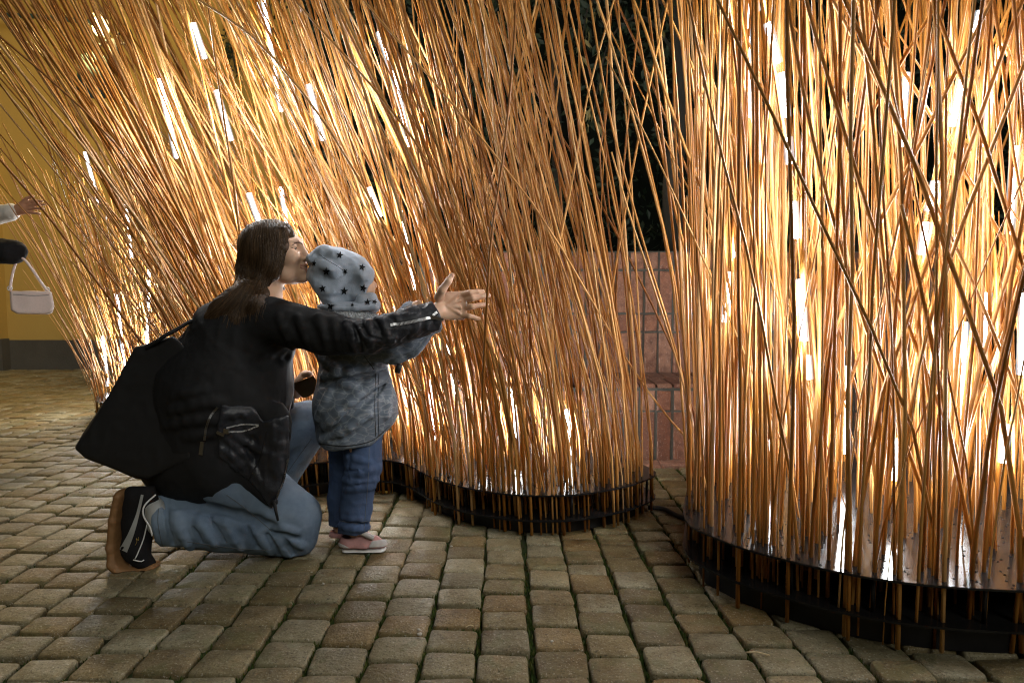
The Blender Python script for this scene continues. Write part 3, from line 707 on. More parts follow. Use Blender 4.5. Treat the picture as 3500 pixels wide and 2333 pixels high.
SP_R = [
 ([(3280, 1560, 1.75), (3060, 1000, 1.66), (2960, 700, 1.62), (2880, 430, 1.6), (2790, 130, 1.6), (2740, -60, 1.6)], .0056, .0042),
 ([(2810, 1250, 1.9), (2980, 820, 1.75), (3120, 540, 1.65), (3290, 200, 1.6), (3420, -60, 1.6)], .0054, .0042),
 ([(2760, 1100, 2.0), (2870, 620, 1.85), (3000, 350, 1.75), (3210, 0, 1.7), (3260, -90, 1.7)], .005, .004),
 ([(2745, 1850, 2.0), (2735, 1400, 1.85), (2745, 700, 1.72), (2750, 250, 1.7), (2745, -80, 1.7)], .0056, .0046),
 ([(3180, 1750, 1.75), (3020, 1300, 1.68), (2890, 900, 1.65), (2780, 480, 1.64), (2690, 0, 1.64)], .0056, .0042),
 ([(2560, 1500, 2.2), (2480, 900, 2.15), (2310, 420, 2.1), (2190, 60, 2.1), (2130, -60, 2.1)], .0052, .004),
 ([(2420, 1700, 2.3), (2340, 1330, 2.25), (2240, 1000, 2.25), (2160, 760, 2.25), (2090, 520, 2.25)], .0042, .003),
 ([(3330, 1900, 1.68), (3230, 1400, 1.62), (3150, 1000, 1.58), (3080, 700, 1.56)], .0055, .0045),
 ([(3050, 1930, 1.75), (3130, 1300, 1.66), (3260, 850, 1.62), (3440, 380, 1.6), (3560, 60, 1.6)], .0055, .0042),
 ([(2390, 1760, 2.4), (2335, 1300, 2.4), (2205, 850, 2.4), (2085, 400, 2.4), (2010, -40, 2.4)], .0048, .0038), ([(2380, 1740, 2.45), (2320, 1050, 2.45), (2185, 420, 2.45), (2090, -40, 2.45)], .005, .004), ([(2440, 1780, 2.35), (2390, 1100, 2.35), (2300, 690, 2.35), (2225, 350, 2.35), (2155, -40, 2.35)], .0052, .004), ([(2370, 1720, 2.5), (2330, 900, 2.5), (2290, 420, 2.5), (2240, -40, 2.5)], .0048, .004),
 ([(2360, 1780, 2.3), (2330, 1350, 2.3), (2290, 900, 2.28), (2170, 420, 2.25), (2050, 30, 2.2), (2010, -70, 2.2)], .0050, .0036)]
T_MID = [[(1770, 1560, 2.85), (1750, 1330, 2.85)], [(1960, 1570, 2.8), (1935, 1400, 2.8)], [(1490, 1500, 2.8), (1465, 1300, 2.8)], [(1570, 1400, 2.95), (1520, 1150, 2.95)], [(1400, 500, 2.52), (1350, 280, 2.5), (1295, 110, 2.48)], [(1290, 1400, 3.0), (1275, 1200, 3.0)], [(1300, 740, 2.55), (1260, 640, 2.53)], [(1105, 480, 2.6), (1055, 290, 2.58)], [(1400, 1450, 3.1), (1340, 1050, 3.1)],
 [(900, 800, 2.6), (850, 660, 2.58)], [(790, 480, 2.56), (740, 310, 2.54)], [(700, 200, 2.54), (660, 80, 2.52)], [(605, 540, 2.7), (545, 270, 2.66)], [(960, 380, 3.1), (900, 0, 3.1)],
 [(1000, 900, 3.15), (960, 640, 3.15)], [(1150, 1350, 3.0), (1100, 1000, 3.0)], [(770, 960, 2.9), (740, 850, 2.9)], [(1665, 1400, 3.05), (1645, 1250, 3.05)], [(830, 1350, 2.9), (740, 1100, 2.9)], [(1420, 1000, 3.05), (1370, 720, 3.05)]]
T_R = [[(3360, 1250, 1.95), (3375, 1000, 1.95)], [(3450, 800, 1.9), (3470, 500, 1.9)], [(3200, 1350, 2.1), (3205, 1100, 2.1)], [(3080, 500, 2.1), (3100, 250, 2.1)], [(2750, 1165, 1.74), (2731, 955, 1.74)], [(2764, 1295, 1.78), (2758, 1215, 1.78)], [(2722, 815, 1.74), (2712, 690, 1.74)], [(2700, 560, 1.78), (2694, 470, 1.78)], [(2688, 400, 1.78), (2672, 250, 1.78)], [(2660, 215, 1.78), (2625, 80, 1.78)], [(2585, 40, 1.8), (2560, -60, 1.8)], [(3150, 870, 1.74), (3165, 760, 1.74)], [(3175, 720, 1.76), (3198, 620, 1.76)], [(3255, 430, 1.74), (3290, 270, 1.74)], [(3330, 120, 1.95), (3350, 40, 1.95)],
 [(2475, 1100, 2.3), (2495, 930, 2.3)], [(2515, 880, 2.3), (2528, 810, 2.3)], [(3428, 1580, 1.72), (3438, 1450, 1.72)], [(3490, 1280, 1.9), (3500, 1000, 1.9)], [(3055, 1640, 2.0), (3070, 1500, 2.0)], [(2890, 1550, 2.4), (2898, 1250, 2.4)], [(2900, 700, 2.4), (2870, 300, 2.4)],
 [(3280, 1500, 2.3), (3300, 1100, 2.3)], [(3360, 500, 2.3), (3420, 150, 2.3)], [(2640, 1600, 2.3), (2620, 1350, 2.3)], [(2560, 400, 2.3), (2555, 0, 2.3)], [(3800, 1500, 1.75), (3850, 900, 1.75)], [(3850, 600, 1.75), (3900, 0, 1.75)], [(4250, 1600, 1.55), (4300, 900, 1.55)], [(4300, 600, 1.55), (4350, -100, 1.55)], [(4900, 1600, 1.45), (4950, 600, 1.45)]]
T_L = [[(430, 1300, 4.7), (400, 1000, 4.7)], [(340, 700, 4.65), (290, 520, 4.65)], [(500, 1250, 4.9), (510, 900, 4.9)], [(370, 1320, 4.8), (350, 1150, 4.8)], [(450, 880, 4.7), (430, 700, 4.7)]]
build_island('large glowing clump of leaning orange canes behind the kneeling person and child', GRP, OUT_MID, 640, lean_mid, T_MID, SP_MID, 21)
build_island('glowing clump of upright canes closest to the camera, running off the right edge', GRP, OUT_R, 760, lean_r, T_R, SP_R, 22, zz=(ZTOP_R, ZLOW_R))
build_island('far clump of fine canes fanning out in front of the yellow house', GRP, OUT_L, 260, lean_l, T_L, [], 23, scale=.66)
V, F = join([tube(spline([W(2215, 1748, 2.62), W(2270, 1760, 2.60), W(2330, 1795, 2.5), W(2400, 1830, 2.45)], 14) * np.array([1, 1, 0]) + (0, 0, .012 + .02 * k * 0), .009, 7) for k in (0,)])
tag(mk('cable', V, F, M['rubber']), 'black cable lying on the paving between two cane installations', 'cable')
# ------------------------------------------------------------------ helpers for clothes and trim
def zip_line(tree, pts, n, name, mat, parent, w=9, tape=True, gap=None):
    "teeth along a line drawn on a surface"
    P = spline([(x, y, 0) for x, y in pts], n); parts = []; path = []
    for i in range(n):
        p, nn = hit(tree, P[i][0], P[i][1], .0034)
        if p is None: continue
        path.append(p)
        j = min(i + 1, n - 1); d = W(P[j][0], P[j][1], p[1]) - W(P[max(j - 1, 0)][0], P[max(j - 1, 0)][1], p[1]); d /= np.linalg.norm(d) + 1e-9
        u = np.cross(nn, d); u /= np.linalg.norm(u) + 1e-9; d = np.cross(u, nn)
        R = np.stack([d, u, nn], 1); parts.append(box(p, (.0019, w * mpp(2.15), .0016), R))
    V, F = join(parts); o = mk(name, V, F, mat, parent, False)
    if tape and len(path) > 2: V, F = tube(np.array(path) + np.array([0, .0022, 0]), .0026, 6); mk('zip_tape', V, F, M['tape'], parent)
    return o
def patch_on(tree, poly, name, mat, parent, off=.0024, n=1):
    "flat print: an outline laid on a surface"
    P = np.asarray(poly, float); c = P.mean(0); V = []; ok = True
    for q in [c] + list(P):
        p, _ = hit(tree, q[0], q[1], off)
        if p is None: return None
        V.append(p)
    V = np.array(V)
    if (V.max(0) - V.min(0))[1] > .06: return None
    k = len(P); F = [(0, 1 + i, 1 + (i + 1) % k) for i in range(k)]
    V2 = list(V) + list(V + np.array([0, .0009, 0])); F += [(1 + i, k + 2 + i, k + 2 + (i + 1) % k, 1 + (i + 1) % k) for i in range(k)]
    return mk(name, V2, F, mat, parent, False)
def star_poly(cx, cy, r, rot, sx=1, sy=1):
    return [(cx + sx * (r if k % 2 == 0 else r * .42) * math.sin(rot + k * math.pi / 5), cy - sy * (r if k % 2 == 0 else r * .42) * math.cos(rot + k * math.pi / 5)) for k in range(10)]
def seam(tree, pts, n, name, mat, parent, r=.0011, off=.0004):
    P = spline([(x, y, 0) for x, y in pts], n); path = [hit(tree, q[0], q[1], off)[0] for q in P]; path = [p for p in path if p is not None]
    if len(path) < 3: return None
    V, F = tube(path, r, 5); return mk(name, V, F, mat, parent)

# ------------------------------------------------------------------ kneeling person
def head_frame(o, yaw, pitch, roll=0):
    cy, sy = math.cos(yaw), math.sin(yaw); f = np.array([cy, sy, 0]); l = np.array([-sy, cy, 0]); u = np.array([0, 0, 1.0])
    f2 = f * math.cos(pitch) + u * math.sin(pitch); u2 = -f * math.sin(pitch) + u * math.cos(pitch); R = np.stack([f2, l, u2], 1)
    return (lambda a, b, c: np.asarray(o) + R @ np.array([a, b, c])), R
def build_kneeling():
    root = tag(empty('person', G(760, 1900)), 'kneeling person in black jacket and blue jeans, one arm stretched towards the canes', 'person')
    O = W(939, 853, 2.26); H, R = head_frame(O, math.radians(-6), math.radians(5))
    b = Field()
    # head
    b.ell3(H(-.012, 0, .020), (.092, .072, .069), .01, R); b.ell3(H(.038, 0, -.03), (.055, .058, .075), .025, R)
    b.cone3(H(.045, .018, -.088), .022, H(.045, -.018, -.088), .022, .025); b.cone3(H(.087, 0, -.101), .0165, H(.06, 0, -.088), .024, .03); b.ell3(H(.064, 0, -.064), (.031, .035, .036), .018, R)       # jaw, chin
    b.cone3(H(-.012, .05, -.06), .02, H(.05, .026, -.092), .018, .02); b.cone3(H(-.012, -.05, -.06), .02, H(.05, -.026, -.092), .018, .02)
    for s in (-1, 1):
        b.ell3(H(.068, s * .036, -.03), (.028, .026, .026), .02, R)                          # cheeks
        b.cone3(H(.084, s * .018, .02), .010, H(.070, s * .048, .018), .010, .012)            # brow
        b.ell3(H(.088, s * .031, .001), (.017, .017, .012), .012, R, 1)                       # eye socket
        b.ell3(H(.0712, s * .031, -.002), (.0150, .015, .014), .004, R); b.ell3(H(.0742, s * .031, .0030), (.0145, .0150, .0080), .004, R)   # lids
        b.ell3(H(.099, s * .0115, -.040), (.009, .0065, .0065), .006, R)                         # nostril wings
    b.cone3(H(.088, 0, .012), .009, H(.106, 0, -.032), .0095, .010); b.ell3(H(.107, 0, -.034), (.0095, .0095, .0085), .007, R)
    b.cone3(H(.091, .013, -.061), .007, H(.091, -.013, -.061), .007, .012); b.cone3(H(.090, .012, -.079), .0075, H(.090, -.012, -.079), .0075, .012)
    # neck, chest and shoulders under the clothes, arms to both hands: one surface
    b.cone3(H(-.018, 0, -.06), .05, W(885, 1045, 2.22), .058, .02); b.cone3(W(880, 1050, 2.19), .07, W(800, 1200, 2.2), .12, .05)
    b.chain([((900, 1085, 2.16), 45), ((1225, 1152, 2.07), 34), ((1440, 1092, 2.10), 29), ((1500, 1060, 2.125), 27)], 10)
    b.chain([((830, 1110, 2.34), 45), ((860, 1330, 2.46), 38), ((1010, 1330, 2.42), 30), ((1036, 1305, 2.40), 27)], 10)
    # right hand: palm, thumb, four fingers
    b.chain([((1500, 1062, 2.125), 27), ((1535, 1046, 2.14), 30), ((1570, 1040, 2.15), 29)], 10, .55)
    b.cone((1525, 1020, 2.14), 24, (1572, 1012, 2.15), 18, 10, .6); b.cone((1520, 1070, 2.13), 22, (1578, 1074, 2.15), 19, 10, .6)
    b.chain([((1500, 1015, 2.12), 17), ((1512, 990, 2.10), 14), ((1533, 960, 2.095), 11.5), ((1545, 941, 2.10), 9)], 7)
    for ch in ([((1575, 1008, 2.15), 11.5), ((1607, 1000, 2.135), 10.4), ((1630, 997, 2.145), 9.4), ((1650, 996, 2.165), 7.6)],
               [((1578, 1027, 2.155), 11.5), ((1615, 1019, 2.135), 10.6), ((1645, 1013, 2.15), 9.4), ((1671, 1009, 2.175), 7.6)],
               [((1580, 1051, 2.155), 11), ((1612, 1048, 2.135), 10.2), ((1640, 1043, 2.15), 9), ((1664, 1040, 2.175), 7.2)],
               [((1578, 1076, 2.15), 10.5), ((1603, 1080, 2.135), 9.2), ((1622, 1085, 2.145), 8), ((1638, 1089, 2.16), 6.4)]): b.chain(ch, 3.2)
    for a in ((1560, 1006), (1563, 1027), (1564, 1050), (1562, 1072)): b.cone((1528, 1046, 2.121), 3, (a[0] + 10, a[1], 2.131), 4, 7)     # tendons to the knuckles
    # left hand around the phone
    b.ell((1045, 1290, 2.40), (26, 22, 26), 8)
    for k in range(4): b.chain([((1040 + 6 * k, 1278 + 5 * k, 2.385), 9), ((1058 + 4 * k, 1276 + 7 * k, 2.375), 8.5), ((1064 + 2 * k, 1290 + 8 * k, 2.372), 7.5)], 3)
    body = b.obj('body', .0027, M['skin'], root)
    # eyes, brows, lips, teeth, nails
    for s in (-1, 1):
        f = Field(); f.ell3(H(.0752, s * .031, -.0066), (.0118, .0120, .0040), .003, R); e = f.obj('eye', .0012, M['eye'], root)
        f = Field(); f.ell3(H(.0850, s * .0325, -.0062), (.0030, .0050, .0038), .002, R); f.obj('iris', .0009, M['iris'], e)
        V, F = tube([H(.0815, s * .018, -.0040), H(.0880, s * .030, -.0034), H(.0775, s * .046, -.0045)], [.0009, .0016, .0012], 5); mk('eyelash', V, F, M['hair'], e)
    f = Field()
    for q in (-1, 1): f.cone3(H(.0985, 0, -.0625), .0070, H(.0935, q * .0235, -.0605), .0036, .004); f.cone3(H(.0975, 0, -.0785), .0072, H(.0930, q * .0225, -.0675), .0040, .004)
    for q in (-1, 1): f.cone3(H(.107, 0, -.0702), .0036, H(.0975, q * .0250, -.0638), .0026, .002, 1, 1)
    f.obj('lips', .0014, M['lip'], root)
    V, F = tube([H(.0930, .018, -.0650), H(.1005, 0, -.0692), H(.0930, -.018, -.0650)], .0030, 6); mk('teeth', V, F, M['teeth'], root)
    tr = bvh(body); seam(tr, [(1000, 838), (1012, 829), (1024, 829), (1035, 836)], 14, 'eyebrow', M['iris'], root, .0016)
    for x, y in ((1546, 942),):
        V, F = patchless_nail(tr, x, y); 
        if V: mk('nail', V, F, M['nail'], root)
    V, F = tube([W(1594, 1038, 2.143) + np.array([0, .010 * math.cos(a), .0098 * math.sin(a)]) for a in np.linspace(0, 6.283, 16)], .0016, 6); mk('ring', V, F, M['metal'], root)

    # jacket
    j = Field()
    j.cone((840, 1165, 2.2), 165, (765, 1330, 2.2), 222, 30, .95); j.cone((765, 1330, 2.2), 222, (718, 1520, 2.2), 212, 30, .9)
    j.cone((890, 1060, 2.19), 62, (820, 1150, 2.2), 150, 40); j.cone((718, 1520, 2.2), 212, (640, 1560, 2.2), 160, 30, .9)
    j.chain([((930, 1100, 2.13), 84), ((1110, 1142, 2.085), 68), ((1228, 1152, 2.07), 57)], 35)
    j.chain([((850, 1110, 2.32), 84), ((850, 1320, 2.46), 64)], 30); j.chain([((850, 1320, 2.46), 60), ((985, 1350, 2.43), 45)], 20)
    j.cone((935, 1440, 2.09), 62, (925, 1700, 2.085), 26, 30, .55); j.cone((800, 1640, 2.12), 70, (920, 1660, 2.09), 40, 25, .5)
    for q in ([(590, 1405), (680, 1380), (760, 1372)], [(570, 1455), (660, 1436), (745, 1432)], [(640, 1492), (720, 1478)], [(600, 1350), (700, 1330)]): j.ridge(q, 12, 5, 20)
    for q in ([(955, 1085), (1000, 1195)], [(1020, 1085), (1060, 1195)], [(1090, 1085), (1120, 1195)], [(1140, 1095), (1160, 1190)]): j.ridge(q, 10, 4, 14)
    j.groove([(870, 1245), (950, 1232), (1005, 1218)], 14, 7, 20); j.groove([(990, 1100), (1030, 1190)], 8, 3, 12); j.groove([(1060, 1100), (1090, 1190)], 8, 3, 12)
    j.rough(.006, (7, 7, 7), False, 1); j.rough(.0022, (24, 24, 16), True, 2); j.rough(.0008, (60, 60, 60), True, 3)
    j.clip([(300, 900), (1240, 900), (1240, 1260), (1020, 1260), (1006, 1363), (998, 1470), (990, 1562), (952, 1690), (930, 1738), (890, 1712), (850, 1680), (797, 1680), (739, 1715), (681, 1729), (598, 1716), (532, 1690), (482, 1672), (300, 1640)], 6)
    jacket = j.obj('jacket', .0055, M['jacket'], root); tj = bvh(jacket)
    JF = j
    # hair: a mass over the skull that falls behind the shoulder, then strands on it
    h = Field()
    h.ell3(H(-.015, 0, .022), (.101, .083, .077), .01, R); h.ell3(H(-.03, 0, -.01), (.078, .084, .080), .03, R)
    for s in (-1, 1): h.cone3(H(.035, s * .062, .040), .020, H(.018, s * .073, -.05), .024, .02); h.cone3(H(.018, s * .071, -.05), .022, H(-.02, s * .072, -.105), .026, .02); h.cone3(H(.060, s * .047, .050), .016, H(.054, s * .062, .0), .015, .015); h.cone3(H(.054, s * .062, .0), .015, H(.034, s * .066, -.04), .017, .015); h.cone3(H(.034, s * .066, -.04), .017, H(.020, s * .066, -.085), .020, .015)
    h.chain([((872, 920, 2.26), 64), ((872, 965, 2.25), 58), ((850, 1000, 2.2), 56)], 18)
    for line, rr in (([(880, 965), (850, 1005), (800, 1035), (755, 1058), (715, 1085)], (46, 44, 36, 26, 10)), ([(900, 965), (888, 1010), (872, 1055), (868, 1095)], (30, 26, 16, 5)), ([(845, 1005), (815, 1050), (802, 1100), (806, 1140)], (38, 28, 16, 5)), ([(820, 1010), (770, 1055), (735, 1105)], (36, 26, 8)), ([(870, 990), (840, 1040), (830, 1085)], (34, 22, 6))):
        P = JF.on(line, 0)
        for q in range(len(P) - 1): h.cone3(P[q] + (0, .012, 0), rr[q] * mpp(2.1), P[q + 1] + (0, .012, 0), rr[q + 1] * mpp(2.1), .016, .55)
    h.clip([(985, 700), (995, 768), (1006, 800), (1012, 835), (1004, 862), (985, 885), (973, 915), (967, 965), (980, 1005), (965, 1030), (940, 1300), (500, 1300), (500, 600), (985, 600)], 6)
    h.rough(.0016, (90, 90, 10), True)
    hair = h.obj('hair', .0042, M['hair'], root); th = bvh(hair)
    guides = [[(985, 765), (1000, 800), (1004, 850), (985, 890), (968, 940), (962, 1000)], [(960, 762), (975, 800), (980, 860), (965, 910), (950, 960), (945, 1010)], [(935, 760), (940, 800), (945, 870), (930, 930), (905, 985), (880, 1050)],
              [(905, 763), (900, 810), (905, 880), (890, 940), (870, 1000), (866, 1110)], [(880, 770), (868, 820), (868, 890), (860, 950), (835, 1010), (806, 1140)], [(855, 785), (835, 840), (832, 900), (835, 950), (810, 1000), (770, 1060)], [(835, 805), (815, 860), (810, 915), (816, 960), (795, 1000), (745, 1050)]]
    gr = [spline([(g[0][0] - 4, g[0][1] - 14, 0)] + [(x, y, 0) for x, y in g], 13) for g in guides]; rs = np.random.default_rng(4); parts = []
    low = [spline([(x, y, 0) for x, y in g], 13) for g in ([(905, 958), (893, 1005), (874, 1055), (870, 1108)], [(880, 960), (850, 1015), (826, 1060), (828, 1100)], [(862, 972), (826, 1040), (804, 1095), (806, 1145)], [(850, 972), (800, 1030), (755, 1085), (738, 1120)], [(835, 968), (780, 1012), (730, 1058), (700, 1085)])]
    for k in range(2500):
        gg = gr if k < 1500 else low
        u = rs.uniform(0, len(gg) - 1.001); i = int(u); f = u - i; g = gg[i] * (1 - f) + gg[i + 1] * f; a = rs.integers(0, 3 if k < 1500 else 6); e = rs.integers(8, 14); amp = rs.normal(0, 4.0); ph = rs.uniform(0, 6); off = abs(rs.normal(.0006, .0013)); path = []
        for i2 in range(a, e):
            p, nn = hit(th, g[min(i2, 12)][0] + amp * math.sin(i2 * .5 + ph), g[min(i2, 12)][1] + (.01 if i2 > 12 else 0), off)
            if p is None or (path and np.linalg.norm(p - path[-1]) > .045): break
            if not path or np.linalg.norm(p - path[-1]) > .002: path.append(p)
        if len(path) > 3: parts.append(tube(path, np.linspace(.0010, .0004, len(path)), 3, False))
    for k in range(90):                                    # loose hairs at the outline and lock ends
        u = rs.uniform(-.2, 1.0); c = W(930 - 125 * math.sin(max(0, u) * 1.5), 880 - 122 * math.cos(u * 1.4), 2.26 + rs.uniform(-.05, .05)); d = rs.normal(0, .012, 3); parts.append(tube([c, c + d + (-.012, 0, -.004), c + d * 1.6 + (-.03, 0, -.02)], [.0004, .0004, .0002], 3, False))
    for k in range(260):
        x, y = (rs.normal(872, 20), rs.normal(1030, 14)) if k < 150 else (rs.normal(806, 24), rs.normal(1050, 20)); hh = JF.on([(x, y)]); Y0 = hh[0][1] - .012 if len(hh) else 2.12; parts.append(tube(spline([W(x, y, Y0 + .01), W(x - 4 + rs.normal(0, 3), y + 28, Y0), W(x + rs.normal(2, 6), y + rs.uniform(30, 95), Y0 + .004)], 6), np.linspace(.0011, .0003, 6), 3, False))
    V, F = join(parts); mk('hair_strands', V, F, M['hair'], hair)

    # ribbed nylon sleeve of the jacket
    s = Field(); s.chain([((1205, 1150, 2.068), 60), ((1260, 1150, 2.064), 58), ((1330, 1130, 2.07), 56), ((1410, 1103, 2.085), 54), ((1492, 1080, 2.105), 51)], 12)
    for q, r, u in (([(1185, 1105), (1205, 1150), (1212, 1195)], 12, 6), ([(1225, 1108), (1240, 1140), (1290, 1172)], 9, 5), ([(1252, 1100), (1262, 1125), (1268, 1180)], 10, 5), ([(1292, 1090), (1318, 1118), (1322, 1150)], 8, 3), ([(1275, 1150), (1320, 1165), (1350, 1150)], 9, 5), ([(1345, 1075), (1362, 1095)], 8, 3)): s.ridge(q, r, u, 10)
    for q in ([(1205, 1110), (1226, 1150), (1236, 1195)], [(1240, 1112), (1254, 1145), (1300, 1160)], [(1285, 1100), (1300, 1130)]): s.groove(q, 6, 4, 7)
    for x in (1370, 1405, 1440): s.ridge([(x, 1150 - (x - 1370) * .25), (x + 26, 1120 - (x - 1370) * .25)], 6, 3, 7)
    s.rough(.0028, (38, 38, 26), True, 4); s.rough(.0010, (90, 90, 70), True, 5)
    s.clip([(1150, 1000), (1471, 1020), (1502, 1068), (1511, 1094), (1500, 1133), (1486, 1160), (1300, 1250), (1150, 1260)], 2); s.rough(0, 1)
    sleeve = s.obj('sleeve', .0036, M['sleeve'], jacket); ts = bvh(sleeve)
    zz = zip_line(ts, [(1336, 1111), (1390, 1103), (1440, 1092), (1470, 1086)], 40, 'sleeve_zip', M['metal'], sleeve, 9); zip_line(ts, [(1480, 1078), (1492, 1068)], 6, 'sleeve_zip', M['metal'], sleeve, 8, False)
    p, nn = hit(ts, 1482, 1085, .004)
    if p is not None:
        V, F = join([box(p, (.022, .006, .011)), box(p + (.017, -.001, -.004), (.026, .005, .009), np.array(Matrix.Rotation(.25, 3, 'Y')))]); mk('zip_pull', V, F, M['dmetal'], sleeve, False)
    # nylon front panel, pocket zips, front zip
    q = Field(); q.lo, q.hi = W(720, 1760, 2.2) - (0, .35, 0), W(1010, 1370, 2.2) + (0, .02, .0)
    q.add(lambda p: j.ev(p) - .0035, 0); q.clip([(757, 1384), (862, 1390), (900, 1440), (985, 1418), (990, 1562), (952, 1690), (930, 1736), (868, 1656), (820, 1620), (748, 1560), (742, 1470)], 3, 2.05); q.add(lambda p: p[:, 1] - 2.17, .004, 2)
    for a in ([(765, 1490), (840, 1560), (890, 1640)], [(765, 1535), (850, 1610)], [(800, 1490), (900, 1540)], [(940, 1460), (935, 1600)], [(962, 1470), (950, 1620)], [(770, 1420), (860, 1410)]): q.ridge(a, 9, 4, 12)
    q.rough(.0022, (45, 45, 30), True, 6)
    panel = q.obj('nylon_panel', .0042, M['nylon'], jacket, lo=q.lo, hi=q.hi); tp = bvh(panel, jacket)
    zip_line(tp, [(775, 1460), (830, 1448), (884, 1450)], 34, 'pocket_zip', M['metal'], jacket, 4.5, False); zip_line(tp, [(775, 1474), (830, 1472), (884, 1453)], 34, 'pocket_zip', M['metal'], jacket, 4.5, False)
    p, nn = hit(tp, 752, 1480, .005); V, F = join([box(p, (.024, .004, .009), np.array(Matrix.Rotation(.45, 3, 'Y'))), box(p + (.018, 0, .007), (.016, .007, .014))]); mk('zip_pull', V, F, M['dmetal'], jacket, False)
    zip_line(tp, [(742, 1390), (712, 1440), (698, 1500)], 40, 'pocket_zip', M['dmetal'], jacket, 7); p, nn = hit(tp, 690, 1530, .004); V, F = box(p, (.011, .004, .04), np.array(Matrix.Rotation(.15, 3, 'Y'))); mk('zip_pull', V, F, M['dmetal'], jacket, False)
    zip_line(tp, [(984, 1565), (966, 1640), (940, 1712)], 46, 'front_zip', M['dmetal'], jacket, 6); a = hit(tp, 936, 1712, .006)[0]; V, F = join([tube([a, a + (.006, -.008, -.02), a + (.014, -.012, -.055)], [.006, .005, .0035], 6), box(a, (.02, .008, .012))]); mk('zip_pull', V, F, M['tape'], jacket)
    seam(tp, [(912, 1470), (890, 1560), (850, 1640)], 20, 'panel_seam', M['tape'], jacket, .0022)

    # jeans
    k = Field()
    k.cone((548, 1776, 2.085), 88, (1000, 1812, 2.18), 92, 14, .8); k.cone((1004, 1772, 2.185), 96, (700, 1570, 2.17), 140, 10)
    k.cone((720, 1540, 2.4), 120, (1060, 1448, 2.5), 82, 14); k.cone((1052, 1455, 2.5), 70, (905, 1735, 2.5), 54, 10); k.ell((680, 1560, 2.26), (160, 165, 120), 40)
    k.groove([(540, 1700), (700, 1738), (860, 1775), (935, 1812)], 18, 8, 22)
    for a, u in (([(600, 1760), (622, 1820), (650, 1868)], 10), ([(680, 1780), (735, 1850)], 7), ([(775, 1790), (825, 1868)], 7), ([(860, 1800), (905, 1850), (925, 1885)], 9), ([(935, 1818), (965, 1860), (985, 1893)], 10), ([(968, 1830), (1010, 1852), (1035, 1860)], 9), ([(900, 1805), (960, 1800), (1010, 1815)], 8), ([(740, 1775), (840, 1800)], 6)): k.ridge(a, 15, u, 9)
    for a in ([(915, 1825), (945, 1870), (955, 1896)], [(945, 1820), (985, 1862), (1002, 1890)], [(660, 1800), (690, 1850)], [(925, 1812), (975, 1826), (1020, 1840)], [(570, 1705), (572, 1780), (590, 1860)], [(720, 1770), (770, 1850)], [(845, 1800), (880, 1870)]): k.groove(a, 8, 8, 6)
    k.rough(.0045, (12, 12, 12), False, 7); k.rough(.0014, (34, 34, 30), True, 8); k.clip([(520, 1690), (516, 1790), (530, 1850), (560, 1878), (640, 1884), (860, 1896), (960, 1903), (1010, 1908), (1200, 1900), (1200, 1300), (520, 1300)], 3, 2.1)
    k.plane((0, 0, .003), (0, 0, -1))
    jeans = k.obj('jeans', .0046, M['jeans'], root); tk = bvh(jeans)
    seam(tk, [(775, 1690), (850, 1745), (930, 1815)], 24, 'seam', M['seam'], jeans); seam(tk, [(640, 1850), (800, 1872), (930, 1880)], 24, 'seam', M['seam'], jeans); seam(tk, [(548, 1700), (540, 1780), (556, 1866)], 18, 'seam', M['seam'], jeans); seam(tk, [(1065, 1498), (1020, 1560), (985, 1610)], 14, 'seam', M['seam'], jeans)
    V, F = tube(spline([W(522, 1698, 2.01), W(512, 1740, 1.995), W(516, 1800, 1.99), W(532, 1850, 2.0)], 14), .0016, 5)

    # near shoe: toes on the ground, heel up, sole to the back
    u = Field(); u.chain([((470, 1700, 2.06), 50), ((472, 1790, 2.06), 50), ((470, 1870, 2.06), 52), ((490, 1905, 2.06), 42)], 14, .85); u.cone((480, 1890, 2.06), 46, (508, 1925, 2.06), 26, 12, 1.0); u.cone((505, 1690, 2.06), 40, (520, 1760, 2.07), 40, 10)
    u.rough(.0012, 40); u.clip([(425, 1660), (530, 1660), (560, 1760), (524, 1800), (517, 1890), (545, 1935), (470, 1945), (410, 1905), (400, 1800), (425, 1700)], 4, 2.06)
    shoe = tag(empty('shoe', G(460, 1974)), 'black suede shoe with gum sole, heel raised'); adopt(shoe, root); shoe.location = tuple(G(460, 1974))
    up = u.obj('upper', .0032, M['suede'], shoe); tu = bvh(up)
    g = Field(); g.chain([((418, 1690, 2.06), 20), ((402, 1770, 2.06), 20), ((396, 1860, 2.06), 21), ((404, 1915, 2.06), 24), ((432, 1948, 2.06), 24), ((490, 1950, 2.06), 20), ((526, 1932, 2.06), 15)], 8, 2.2)
    g.plane((0, 0, .001), (0, 0, -1)); g.rough(.0006, 120); g.obj('sole', .003, M['gum'], shoe)
    patch_strip(tu, [(487, 1690), (470, 1760), (446, 1830), (418, 1890)], [9, 11, 20, 30], 'side_stripe', M['stripe'], shoe)
    P = [hit(tu, x, y, .002)[0] for x, y in spline([(502, 1790, 0), (490, 1840, 0), (473, 1885, 0), (462, 1908, 0)], 10)[:, :2]]; P = [x for x in P if x is not None]
    if len(P) > 3: V, F = tube(P, .0019, 5); mk('lace', V, F, M['white'], shoe)
    P = [hit(tu, x, y, .003)[0] for x, y in ((456, 1910), (472, 1914), (484, 1916), (492, 1911))]; P = [x for x in P if x is not None]
    if len(P) > 2: V, F = tube(P, .0019, 5); mk('lace', V, F, M['white'], shoe)
    V, F = tube(spline([W(532, 1690, 2.02), W(495, 1725, 1.995), W(490, 1760, 1.99), W(512, 1800, 1.995), W(520, 1830, 2.0)], 16), .0024, 6); mk('collar_piping', V, F, M['white'], shoe)
